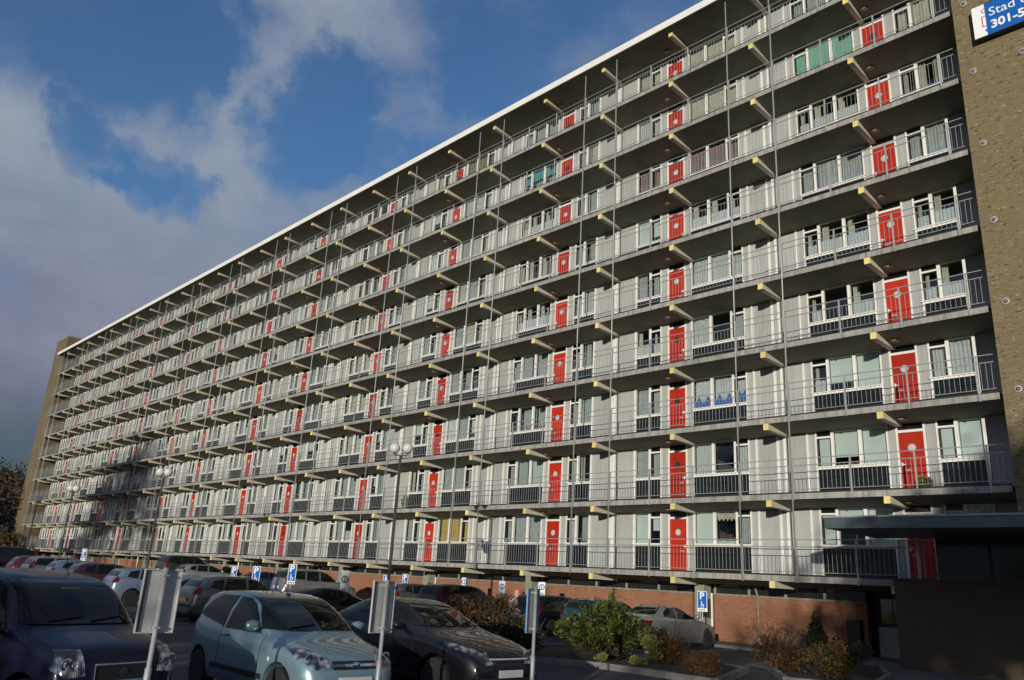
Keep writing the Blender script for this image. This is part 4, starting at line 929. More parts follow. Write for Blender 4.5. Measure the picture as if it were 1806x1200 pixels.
def wheel_meshes(r, spokes=7):
    t = MB(); t.lathe([(r*.66, -.085), (r*.8, -.095), (r*.95, -.09), (r, -.06), (r, .06), (r*.95, .09), (r*.8, .095), (r*.66, .085)], 'tyre', 26, 'y')
    m = MB(); m.lathe([(r*.67, -.08), (r*.62, -.085), (r*.6, -.05), (r*.58, .05)], 'rim', 26, 'y'); m.lathe([(0, -.075), (r*.13, -.075), (r*.17, -.06), (r*.17, -.02), (0, -.02)], 'rim', 14, 'y')
    for i in range(spokes):
        a = 2*pi*i/spokes; ca, sa = cos(a), sin(a); w = .028
        pts = [(r*.12, -w*1.2), (r*.63, -w*.8), (r*.63, w*.8), (r*.12, w*1.2)]
        f0 = [(q*ca-p*sa, -.07, q*sa+p*ca) for q, p in pts]; k = len(m.v); m.v += f0 + [(x, -.045, z) for x, y, z in f0]
        m.face((k, k+1, k+2, k+3), 'rim')
        for i2 in range(4): j2 = (i2+1) % 4; m.face((k+i2, k+4+i2, k+4+j2, k+j2), 'rim')
    m.disc((0, -.0, 0), r*.62, 'well', 'y', 22)
    return t.mesh('tyre'), m.mesh('rim')
WHEELS = {}
def strip(bvh, pts, plane, w, k, off=.003):
    poly = [(a-w/2 if plane in 'lr' and abs(pts[0][0]-pts[-1][0]) < abs(pts[0][1]-pts[-1][1]) else a, z if abs(pts[0][0]-pts[-1][0]) < abs(pts[0][1]-pts[-1][1]) else z-w/2) for a, z in pts]
    poly2 = [(a+w if abs(pts[0][0]-pts[-1][0]) < abs(pts[0][1]-pts[-1][1]) else a, z if abs(pts[0][0]-pts[-1][0]) < abs(pts[0][1]-pts[-1][1]) else z+w) for a, z in poly[::-1]]
    return patch(bvh, poly+poly2, plane, off, k, .08, 'seam')
def car(kind, x, y, deg, paint, label, scale=(1, 1, 1), near_=False, name='parked_car', plate='plate', extra=None, cat='car', pitch=0.0):
    sp = SPECS[kind]; body, bvh = get_body(kind)
    t = thing(name, label, cat, (x, y, gz(x)), RAD(deg), 'cars parked in front of the flats'); t.scale = scale
    me = body.copy(); me.materials.clear(); me.materials.append(paint); me.materials.append(M['well']); link('body', me, t)
    hl = sp['L']/2
    def put(n, m, p=t): return link(n, m, p)
    for sgn, pl in ((1, 'l'), (-1, 'r')):
        for poly in sp['side']: put('side_window', patch(bvh, poly, pl, .010, 'carglass', .05 if near_ else .10, 'side_window'))
        for dx in sp['doors']:
            zt = 1.0
            put('door_seam', strip(bvh, [(dx, .30), (dx-.02, zt)], pl, .012, 'well', .002))
        if len(sp['doors']) == 2: hx = [sp['doors'][1]+.17]
        else: hx = [sp['doors'][1]+.15, sp['doors'][2]+.15]
        for h in hx:
            yy = bvh.ray_cast(Vector((h, -3*(-1 if sgn > 0 else 1), .86)), Vector((0, -sgn, 0)))[0]
            b = MB(); b.tube([(h-.085, yy.y+sgn*.005, .86), (h-.06, yy.y+sgn*.03, .865), (h+.06, yy.y+sgn*.03, .865), (h+.085, yy.y+sgn*.005, .86)], .014, paint, 6); b.obj('door_handle', t)
        # mirror
        mxp = sp['side'][0][0][0]-.08; my = bvh.ray_cast(Vector((mxp, 3*sgn, 1.0)), Vector((0, -sgn, 0)))[0]
        b = MB(); yy = my.y
        b.tube([(mxp+.02, yy-sgn*.02, 1.0), (mxp+.02, yy+sgn*.08, 1.02)], .028, 'black', 6)
        b.lathe([(.0, -.10), (.055, -.085), (.078, -.03), (.08, .03), (.06, .085), (0, .10)], paint, 12, 'y', (0, 0, 0)); 
        for i in range(len(b.v)-72, len(b.v)):
            v = b.v[i]; b.v[i] = (v[0]*.8+mxp+.04, v[1]*1.05+yy+sgn*.15, v[2]*.95+1.05)
        b.obj('mirror', t)
        # lamps
        hp = [(sgn*a, z) for a, z in sp['head']]; put('headlight', patch(bvh, hp if sgn > 0 else hp, 'f', .012, 'headlight', .05, 'headlight'))
        if near_:
            ys = [p[0] for p in sp['head']]; zs_ = [p[1] for p in sp['head']]; hb = MB()
            for f, rr in ((.34, .058), (.66, .066)):
                yc = min(ys)+(max(ys)-min(ys))*f; zc = sum(zs_)/len(zs_)+(f-.5)*.05
                hh = bvh.ray_cast(Vector((5, sgn*yc, zc)), Vector((-1, 0, 0)))[0]
                hb.lathe([(rr, .014), (rr*.86, .017), (rr*.5, .0145), (0, .013)], 'chrome', 14, 'x', (hh.x+.008, hh.y, hh.z))
            hb.obj('lamp_bowl', t)
        tp = [(sgn*a, z) for a, z in sp['tail']]; put('tail_light', patch(bvh, tp, 'b', .012, 'tail', .05, 'tail_light'))
        zz = [p[1] for p in sp['tail']]; lo, hi = min(zz), max(zz)
        sp_l = [(-hl+.02, lo), (-hl+.17, lo+.02), (-hl+.14, hi), (-hl+.02, hi)]
        put('tail_light', patch(bvh, sp_l, pl, .008, 'tail', .06, 'tail_light'))
    a, c, wb, wt = sp['ws']; put('windscreen', patch(bvh, [(-wb, a), (wb, a), (wt, c), (-wt, c)], 'f', .014, 'carglass', .04 if near_ else .09, 'windscreen'))
    a, c, wb, wt = sp['rw']; put('rear_window', patch(bvh, [(-wb, a), (wb, a), (wt, c), (-wt, c)], 'b', .006, 'carglass', .09, 'rear_window'))
    gw, g0, g1 = sp['grille']; put('grille', patch(bvh, [(-gw, g0), (gw, g0), (gw, g1), (-gw, g1)], 'f', .008, 'black', .08, 'grille'))
    put('bumper_intake', patch(bvh, [(-.55, .30), (.55, .30), (.6, .40), (-.6, .40)], 'f', .006, 'black', .08, 'bumper_intake'))
    put('rear_bumper_strip', patch(bvh, [(-.6, .45), (.6, .45), (.6, .54), (-.6, .54)], 'b', .01, 'black', .08, 'bumper'))
    fp = bvh.ray_cast(Vector((5, 0, .46)), Vector((-1, 0, 0)))[0]
    b = MB(); b.box(fp.x+.004, fp.x+.016, -.26, .26, .40, .51, 'plate'); b.obj('number_plate', t)
    rp = bvh.ray_cast(Vector((-5, 0, .62)), Vector((1, 0, 0)))[0]
    b = MB(); b.box(rp.x-.018, rp.x-.006, -.26, .26, .62, .73, plate); b.obj('number_plate', t)
    if sp['r'] not in WHEELS: WHEELS[sp['r']] = wheel_meshes(sp['r'], 7 if sp['r'] < .3 else 10)
    ty, ri = WHEELS[sp['r']]
    for wx in (sp['fr'], sp['rr']):
        for s in (1, -1):
            e = bpy.data.objects.new('wheel', ty); COL.objects.link(e); e.parent = t; e.location = (wx, s*(sp['W']/2-.115), sp['r']); e.rotation_euler = (0, rng.uniform(0, 1), 0 if s < 0 else pi)
            link('rim', ri, e)
    if extra: extra(t, bvh, sp, paint)
    return t
def paint(n, c, metal=.35, rough=.32, coat=1.0): return mat(n, c, rough, metal, .5 if coat > .9 else .25, coat, var=.05, vscale=2)
P_LB = paint('light_blue_paint', (.20, .31, .36), .45); P_NAVY = paint('navy_paint', (.006, .008, .028), .1, .3, .22); P_BLK = paint('black_paint', (.006, .006, .008), .1, .35, .6)
P_GREY = paint('grey_paint', (.25, .25, .24), .4); P_TEAL = paint('dark_teal_paint', (.012, .05, .055), .3); P_SIL = paint('silver_paint', (.26, .27, .28), .6)
P_DG = paint('dark_grey_paint', (.07, .08, .085), .4); P_BLUE = paint('mid_blue_paint', (.02, .07, .16), .4); P_WHB = paint('pale_blue_paint', (.15, .20, .28), .3)
P_MAR = paint('maroon_paint', (.06, .012, .014), .3); P_GRN = paint('dark_green_paint', (.012, .035, .022), .2); P_LS = paint('pale_silver_paint', (.30, .33, .34), .5); P_STEEL = paint('steel_blue_paint', (.12, .17, .26), .4)

def fx_hatch(t, bvh, sp, pt):
    link('grille_bar', patch(bvh, [(-.36, .635), (.36, .635), (.36, .665), (-.36, .665)], 'f', .02, 'chrome', .08, 'grille_bar'), t)
    b = MB(); e = bvh.ray_cast(Vector((5, 0, .65)), Vector((-1, 0, 0)))[0]
    b.lathe([(.0, .012), (.05, .01), (.058, 0)], 'chrome', 14, 'x', (0, 0, 0))
    for i in range(len(b.v)): v = b.v[i]; b.v[i] = (v[0]+e.x+.02, v[1]*1.3, v[2]*.75+.65)
    b.obj('badge', t)
    b = MB()
    for s in (1, -1):
        h = bvh.ray_cast(Vector((.98, 3*s, .66)), Vector((0, -s, 0)))[0]; b.lathe([(0, s*.012), (.03, s*.008), (.034, 0)], 'tailclear', 10, 'y', (h.x, h.y, h.z))
    b.obj('side_repeater', t)
    b = MB(); z = bvh.ray_cast(Vector((-.15, 0, 3)), Vector((0, 0, -1)))[0].z; b.box(-.19, -.12, -.02, .02, z-.01, z+.03, 'black'); b.tube([(-.15, 0, z+.02), (-.35, 0, z+.14)], .006, 'black', 5); b.obj('roof_aerial', t)
    for s in (1, -1): link('side_moulding', strip(bvh, [(.85, .42), (-.75, .42)], 'l' if s > 0 else 'r', .07, 'black', .012), t)
    wiper(t, bvh, .3, 1.03)
    wiper(t, bvh, -.3, 1.03)
def wiper(t, bvh, y, z):
    b = MB(); pts = []
    for i in range(6):
        yy = y + .42*(i/5) - .15; h = bvh.ray_cast(Vector((5, yy, z+.01*i)), Vector((-1, 0, 0)))[0]
        if h: pts.append(h + Vector((.02, 0, .012)))
    b.tube(pts, .009, 'black', 5); b.obj('wiper', t)
def fx_mpv(t, bvh, sp, pt):
    for q in ((-.34, .34, .735, .75), (-.34, .34, .56, .575), (-.35, -.335, .56, .75), (.335, .35, .56, .75)):
        link('grille_frame', patch(bvh, [(q[0], q[2]), (q[1], q[2]), (q[1], q[3]), (q[0], q[3])], 'f', .018, 'chrome', .08, 'grille_frame'), t)
    b = MB(); e = bvh.ray_cast(Vector((5, 0, .655)), Vector((-1, 0, 0)))[0]
    b.disc((e.x+.022, 0, .655), .045, 'chrome', 'x', 14, .033); b.box(e.x+.018, e.x+.026, -.03, .03, .649, .661, 'chrome'); b.obj('badge', t)
    wiper(t, bvh, .2, 1.12); wiper(t, bvh, -.3, 1.12)
    b = MB(); h = bvh.ray_cast(Vector((5, 0, 1.46)), Vector((-1, 0, 0)))[0]; b.box(h.x-.005, h.x+.012, -.12, .12, 1.42, 1.48, 'coat'); b.obj('rear_view_mirror', t)
    b = MB(); z = bvh.ray_cast(Vector((.1, .2, 3)), Vector((0, 0, -1)))[0].z; b.tube([(.1, .2, z), (-.02, .2, z+.28)], .006, 'black', 5); b.obj('roof_aerial', t)
def fx_sedan(t, bvh, sp, pt):
    link('grille_bar', patch(bvh, [(-.42, .655), (.42, .655), (.42, .675), (-.42, .675)], 'f', .018, 'rim', .08, 'grille_bar'), t)
    b = MB(); e = bvh.ray_cast(Vector((5, 0, .69)), Vector((-1, 0, 0)))[0]
    for dz in (0, .04): b.poly([(e.x+.03, -.065, .645+dz), (e.x+.03, 0, .69+dz), (e.x+.03, .065, .645+dz), (e.x+.03, .065, .665+dz), (e.x+.03, 0, .71+dz), (e.x+.03, -.065, .665+dz)], 'chrome')
    b.obj('badge', t)
    for s in (1, -1):
        h = bvh.ray_cast(Vector((5, s*.66, .40)), Vector((-1, 0, 0)))[0]; b = MB(); b.lathe([(0, .012), (.05, .008), (.055, 0)], 'headlight', 12, 'x', (h.x, h.y, h.z)); b.obj('fog_light', t)
    wiper(t, bvh, .3, 1.07); wiper(t, bvh, -.3, 1.07)
car('hatch3', 6.93, -20.15, 0, P_LB, 'light blue three-door hatchback at the front of the car park, nose to the right', near_=True, extra=fx_hatch)
car('sedan', 6.55, -17.25, 0, P_BLK, 'black saloon car parked beyond the light blue hatchback', near_=True, extra=fx_sedan)
car('mpv', 7.05, -23.66, 17, P_NAVY, 'dark navy tall small car at the left front, partly out of the picture', (1, 1, 1), near_=True, extra=fx_mpv)
# row nosed up to the building
R1, R2 = -2.55, -13.6
car('coupe', 1.6, R1-.1, 90, P_GREY, 'grey two-door coupe right of the green bush, nose to the brick wall', near_=True)
car('hatch5', -.95, R1, 90, P_TEAL, 'dark teal hatchback mostly hidden behind the green bush')
car('estate', -3.5, R1, 90, P_BLK, 'black hatchback with a red tail light left of the green bush', (.95, 1, .96))
car('estate', -8.75, R1-.3, 90, P_BLK, 'black estate car with tall tail lights below the white barred ring signs', (1, 1, 1.04))
car('hatch5', -12.3, R1, 90, P_DG, 'dark blue-grey hatchback just right of the lamp post')
car('estate', -19.8, R1-1.2, 90, P_SIL, 'silver off-roader with roof rails near the black barred ring sign', (1, 1, 1.12))
car('coupe', -25.5, R1-.8, 90, P_BLUE, 'blue open-looking car between two tall blue parking signs')
car('hatch5', -35.2, R1-.3, 90, P_LS, 'light silver hatchback before the brick wall, left of the small blue sign', (1, 1, 1))
car('estate', -39.5, R1+.4, 90, P_GRN, 'dark green high van in the shadow of the far brick wall', (1.05, 1.05, 1.28), cat='van')
# second row
car('sedan', -1.9, R2-.2, 90, P_BLK, 'black car with a big dark glasshouse right behind the light blue hatchback', (.95, 1, .97))
car('hatch5', -7.9, R2, 90, P_DG, 'dark grey hatchback with red tail light left of the light blue hatchback', (1, 1, 1.02), plate='plate_y')
car('sedan', -10.4, R2, 90, P_SIL, 'silver saloon half hidden behind the leftmost bay sign back', (1, 1, .98))
car('hatch5', -15.4, R2, 90, P_WHB, 'pale blue-white hatchback left of the leftmost bay sign')
car('hatch5', -20.6, R2, 90, P_MAR, 'dark maroon hatchback above the navy car roof')
car('hatch5', -23.9, R2, 90, P_STEEL, 'steel blue hatchback in the distant left row')
car('estate', -27.0, R2, 90, P_SIL, 'silver estate car in the distant left row beside the red one')
car('hatch5', -30.8, R2, 90, P_MAR, 'red-brown hatchback at the far left of the car park')
car('estate', -37.0, R2, 90, P_BLK, 'black van-like car at the extreme left edge in shade', (1, 1, 1.2))
# ------------------------------------------------------------------ plants
def leaf_cloud(centers, n, size, k, rg, flat=.0, k2=None, aspect=1.8, k2frac=.2):
    b = MB()
    tot = sum(c[3]*c[4]*c[5] for c in centers)
    for c in centers:
        m = int(n*c[3]*c[4]*c[5]/tot)
        for i in range(m):
            while True:
                u = Vector((rg.uniform(-1, 1), rg.uniform(-1, 1), rg.uniform(-1, 1)))
                if .25 < u.length < 1: break
            u *= (.55+.45*u.length**-.5) if u.length > .3 else 1
            p = Vector((c[0]+u.x*c[3], c[1]+u.y*c[4], c[2]+u.z*c[5]))
            if p.z < .03: p.z = .03+rg.random()*.1
            d = Vector((rg.gauss(0, 1)+u.x*.9, rg.gauss(0, 1)+u.y*.9, rg.gauss(0, .7)+.5+u.z*.6)).normalized()
            q = d.cross(Vector((rg.gauss(0, 1), rg.gauss(0, 1), rg.gauss(0, 1)))).normalized(); s = size*rg.uniform(.6, 1.4); w = s/aspect*.5
            j = len(b.v); b.v += [tuple(p), tuple(p+d*s*.5+q*w), tuple(p+d*s), tuple(p+d*s*.5-q*w)]
            b.face((j, j+1, j+2, j+3), k2 if (k2 and rg.random() < k2frac) else k)
    return b
def twigs(base, n, h, spread, k, rg, r=.012, wob=.15):
    b = MB()
    for i in range(n):
        a = rg.uniform(0, 2*pi); t = rg.random()**.5; top = Vector((cos(a)*spread*t, sin(a)*spread*t, h*rg.uniform(.6, 1.05)))
        s = Vector((cos(a)*spread*.15*t, sin(a)*spread*.15*t, 0)); mid = s.lerp(top, .5)+Vector((rg.gauss(0, wob), rg.gauss(0, wob), 0))*h*.3
        b.tube([s, mid, top], [r, r*.7, r*.3], k, 4, False)
        for q in range(3):
            f = rg.uniform(.4, .95); p = s.lerp(mid, f*2) if f < .5 else mid.lerp(top, f*2-1)
            e = p + Vector((rg.gauss(0, 1), rg.gauss(0, 1), abs(rg.gauss(.6, .5)))).normalized()*h*.22; b.tube([p, e], [r*.5, r*.2], k, 3, False)
    return b
def shrub(name, label, cat, x, y, z, blobs, n, size, k, seed, k2=None, stems=14, h=1.0, spread=.5, aspect=1.8, group=None, k2frac=.2):
    rg = random.Random(seed); t = thing(name, label, cat, (x, y, z), 0, group)
    leaf_cloud(blobs, n, size, k, rg, k2=k2, aspect=aspect, k2frac=k2frac).obj('foliage', t)
    twigs(None, stems, h, spread, 'bark', rg).obj('stems', t)
    return t
def lumps(rg, n, rx, ry, h, r0, r1, zmin=.15):
    out = []
    for i in range(n):
        a = rg.uniform(0, 2*pi); q = rg.random()**.5; z = rg.uniform(zmin, h); f = 1-.45*(z/h)
        r = rg.uniform(r0, r1); out.append((cos(a)*rx*q*f, sin(a)*ry*q*f, z, r, r, r*rg.uniform(.6, .95)))
    return out
R = random.Random
def spray_bush(name, label, x, y, z, n_spray, rx, ry, h, k, k2, seed, leaf=.11, per=46):
    """arching branches that carry feathery foliage, as a juniper has"""
    rg = random.Random(seed); t = thing(name, label, 'bush', (x, y, z)); sb = MB(); lb = MB()
    for i in range(n_spray):
        a = rg.uniform(0, 2*pi); q = rg.random()**.6; base = Vector((cos(a)*rx*.35*q, sin(a)*ry*.35*q, .05)); hh = h*(1.08-.55*q)*rg.uniform(.62, 1.12)
        tip = Vector((cos(a)*rx*q*rg.uniform(.85, 1.2), sin(a)*ry*q*rg.uniform(.85, 1.2), hh)); mid = base.lerp(tip, .5)+Vector((0, 0, hh*.22))
        pts = [base*(1-u)*(1-u)+mid*2*u*(1-u)+tip*u*u for u in (0, .25, .5, .75, 1)]; sb.tube(pts, [.014, .011, .008, .006, .003], 'bark', 4, False); kk = k2 if rg.random() < .22 else k
        for m in range(per):
            u = rg.uniform(.22, 1.02); p = base*(1-u)*(1-u)+mid*2*u*(1-u)+tip*u*u; d0 = ((mid-base)*(1-u)+(tip-mid)*u).normalized()
            p = p + Vector((rg.gauss(0, .05), rg.gauss(0, .05), rg.gauss(0, .04))); d = (d0*.9+Vector((rg.gauss(0, .6), rg.gauss(0, .6), rg.gauss(.1, .5)))).normalized()
            w = d.cross(Vector((rg.gauss(0, 1), rg.gauss(0, 1), rg.gauss(0, 1)))).normalized(); s_ = leaf*rg.uniform(.6, 1.4); wd = s_*.16
            if p.z < .05: p.z = .05
            j_ = len(lb.v); lb.v += [tuple(p), tuple(p+d*s_*.5+w*wd), tuple(p+d*s_), tuple(p+d*s_*.5-w*wd)]; lb.face((j_, j_+1, j_+2, j_+3), kk)
    lb.obj('foliage', t); sb.obj('branches', t); return t
spray_bush('juniper_bush', 'big bushy green shrub in the middle planting bed before the teal car', 4.25, -9.3, .09, 360, 1.15, 1.4, 1.32, 'leaf_juniper', 'leaf_dark', 1)
spray_bush('juniper_bush', 'upright green shrub tip standing left of the grey coupe', 4.15, -8.7, .09, 70, .42, .42, 1.5, 'leaf_juniper', 'leaf_brown', 2)
shrub('brown_shrub', 'brown autumn shrub between the black saloon and the third bay sign', 'bush', 1.9, -11.6, .09, lumps(R(3), 30, 1.0, 1.3, 1.15, .2, .42), 5200, .07, 'leaf_brown', 3, 'leaf_rust', 60, 1.35, .95, 1.6)
shrub('brown_shrub', 'dark green and brown shrub at the foot of the third bay sign', 'bush', 3.6, -11.9, .09, lumps(R(4), 20, .8, .9, .75, .2, .36), 3400, .075, 'leaf_dark', 4, 'leaf_ochre', 30, .9, .8, 1.8, k2frac=.3)
shrub('brown_shrub', 'reddish brown shrub below the tail light of the grey coupe', 'bush', 5.85, -8.5, .09, lumps(R(5), 22, .5, .55, .46, .14, .28), 3200, .06, 'leaf_rust', 5, 'leaf_brown', 26, .95, .55, 1.8, k2frac=.5)
shrub('yellow_shrub', 'small yellow-green variegated shrub right of the big green bush', 'bush', 5.75, -9.1, .09, lumps(R(6), 12, .28, .28, .55, .10, .2), 1900, .055, 'leaf_yellow', 6, None, 8, .5, .25, 1.6)
shrub('ground_plant', 'low pale yellow plant along the kerb, left one of two', 'plant', 5.2, -10.55, .09, lumps(R(7), 7, .22, .16, .14, .07, .11, .05), 700, .05, 'leaf_yellow', 7, None, 5, .15, .2, 1.6)
shrub('ground_plant', 'low pale yellow plant along the kerb, right one of two', 'plant', 6.0, -10.1, .09, lumps(R(8), 8, .26, .16, .14, .07, .11, .05), 800, .05, 'leaf_yellow', 8, None, 5, .15, .2, 1.6)
shrub('orange_grass', 'orange brown feathery plant at the kerb corner in the foreground', 'plant', 8.0, -10.35, .09, lumps(R(9), 14, .42, .5, .42, .12, .22), 3000, .06, 'leaf_rust', 9, 'leaf_ochre', 40, .55, .5, 2.6, k2frac=.3)
shrub('brown_shrub', 'bare reddish shrub before the white drain pipe', 'bush', 6.5, -4.2, .09, lumps(R(10), 16, .8, .8, .8, .16, .3), 1500, .055, 'leaf_rust', 10, 'leaf_brown', 70, 1.05, .85, 1.8, k2frac=.6)
shrub('conifer_shrub', 'dark green upright conifer before the red brick wall', 'bush', 7.35, -3.4, .09, [(0, 0, .2+.17*i, .42-.05*i, .42-.05*i, .2) for i in range(7)] + [(.55, .1, .2+.14*i, .3-.05*i, .3-.05*i, .16) for i in range(4)], 5200, .08, 'leaf_dark', 11, None, 8, 1.1, .2, 2.2)
shrub('ochre_shrub', 'ochre leaved spreading shrub at the front of the right planting bed', 'bush', 9.15, -7.0, .09, lumps(R(12), 20, .7, .8, .62, .14, .28), 3800, .06, 'leaf_ochre', 12, 'leaf_brown', 34, .75, .7, 1.8, k2frac=.35)
shrub('ochre_shrub', 'grey-green and ochre shrub behind the conifer in the right planting bed', 'bush', 8.9, -5.1, .09, lumps(R(13), 18, .7, .8, .6, .16, .3), 3200, .06, 'leaf_ochre', 13, 'leaf_hedge', 30, .7, .7, 1.8, k2frac=.55)
shrub('brown_shrub', 'brown twiggy shrub at the left end of the right planting bed', 'bush', 8.0, -6.4, .09, lumps(R(14), 16, .6, .6, .5, .14, .26), 2200, .055, 'leaf_brown', 14, 'leaf_rust', 40, .7, .6, 1.8, k2frac=.4)
bg_ = thing('plastic_bag', 'off-white plastic bag caught at the left foot of the green bush', 'bag', (2.72, -10.55, .12))
b = MB(); rg = R(3)
b.lathe([(.0, .0), (.13, .03), (.19, .16), (.17, .30), (.10, .38), (.05, .42), (.08, .48), (0, .47)], 'bag', 12)
for i in range(len(b.v)): v = Vector(b.v[i]); b.v[i] = tuple(v + Vector((rg.gauss(0, .02), rg.gauss(0, .02), rg.gauss(0, .012))))
b.obj('bag_body', bg_)
sc = MB(); sc.tube([(-.05, 0, .44), (-.09, 0, .56), (0, .02, .60), (.07, 0, .55), (.04, 0, .44)], .012, 'bag', 6); sc.obj('handle_loop', bg_)

# ------------------------------------------------------------------ trees
def tree_mesh(rg, h, spread, leaf_k=None, nleaf=0, lsize=.25, levels=4, trunk_r=.22, lean=0.05, fork=3):
    tb = MB(); ends = []
    def grow(p, d, L_, r, lv):
        n = 3; pts = [p]; rs = [r]; dd = d.copy()
        for i in range(n):
            dd = (dd + Vector((rg.gauss(0, .12), rg.gauss(0, .12), rg.gauss(.03, .08)))).normalized(); pts.append(pts[-1]+dd*L_/n); rs.append(r*(1-.42*(i+1)/n))
        tb.tube(pts, rs, 'bark', 8 if lv == 0 else (5 if lv < 3 else 3), False)
        if lv >= levels: ends.append((pts[-1], lv)); return
        for i in range(fork + (1 if lv == 0 else 0) + (rg.random() < .5)):
            t = rg.uniform(.45, 1.0) if lv else rg.uniform(.55, 1); q = min(n-1, int(t*n)); pp = pts[q].lerp(pts[q+1], t*n-q)
            a = rg.uniform(0, 2*pi); side = dd.cross(Vector((cos(a), sin(a), .3))).normalized()
            nd = (dd*rg.uniform(.5, .9)+side*spread*rg.uniform(.6, 1.1)+Vector((0, 0, .18))).normalized()
            grow(pp, nd, L_*rg.uniform(.58, .8), r*.52, lv+1)
        ends.append((pts[-1], lv))
    grow(Vector((0, 0, -.2)), Vector((lean, 0, 1)).normalized(), h*.38, trunk_r, 0)
    lb = MB()
    if leaf_k:
        es = [e for e, lv in ends if lv >= levels-1]
        for i in range(nleaf):
            e = rg.choice(es); p = e + Vector((rg.gauss(0, .5), rg.gauss(0, .5), rg.gauss(0, .42)))*lsize*2.6
            d = Vector((rg.gauss(0, 1), rg.gauss(0, 1), rg.gauss(0, 1))).normalized(); q = d.cross(Vector((rg.gauss(0, 1), rg.gauss(0, 1), 1))).normalized(); s = lsize*rg.uniform(.6, 1.3)
            j = len(lb.v); lb.v += [tuple(p), tuple(p+d*s*.5+q*s*.3), tuple(p+d*s), tuple(p+d*s*.5-q*s*.3)]; lb.face((j, j+1, j+2, j+3), leaf_k)
    return tb, lb
def tree(name, label, x, y, seed, h, spread, leaf_k, nleaf, lsize, levels=4, r=.22, group=None, cat='tree', z=None):
    rg = R(seed); t = thing(name, label, cat, (x, y, gz(x) if z is None else z), rg.uniform(0, 6), group)
    tb, lb = tree_mesh(rg, h, spread, leaf_k, nleaf, lsize, levels, r); tb.obj('trunk', t)
    if lb.v: lb.obj('crown', t)
    return t
# autumn wood beyond the far tower
for i, (x, y, h, n, lab) in enumerate([(-104, -9, 13, 3500, 'tall brown autumn tree left of the far tower, its right neighbour'), (-112, -15, 15, 3500, 'brown autumn tree with a wide crown at the left edge of the picture'), (-120, -6, 16, 3500, 'dark brown tree in the wood behind the far tower foot'),
                                       (-99, -15, 9, 2500, 'low brown tree at the left edge nearest the car park'), (-128, 4, 18, 3500, 'hazy brown treetop rising highest beside the far tower')]):
    tree('autumn_tree', lab, x, y, 40+i, h, .75, 'leaf_autumn', n, .55, 4, .28, 'autumn trees left of the block')
for i, (x, y, lab) in enumerate([(-97.5, -3.0, 'brown shrub against the foot of the far tower, larger one'), (-93.5, -2.2, 'thin brown shrub before the far end of the lowest gallery'), (-88.0, -6.5, 'dark shrub at the far edge of the car park')]):
    shrub('autumn_shrub', lab, 'bush', x, y, gz(x), lumps(R(60+i), 26, 2.0, 1.6, 3.6-.5*i, .6, 1.1), 2200, .3, 'leaf_autumn', 60+i, 'leaf_ochre', 30, 4.0-.5*i, 1.8, 1.7)
# ------------------------------------------------------------------ the trees and hedge behind the photographer, whose shade lies over the car park
S2 = Vector((SUN_DIR.x, SUN_DIR.y)).normalized(); P2 = Vector((-S2.y, S2.x))      # towards the sun, and across it
def across(lat, dist):
    p = Vector((8, -22)) + S2*dist; l0 = p.dot(P2); return p + P2*(lat-l0)
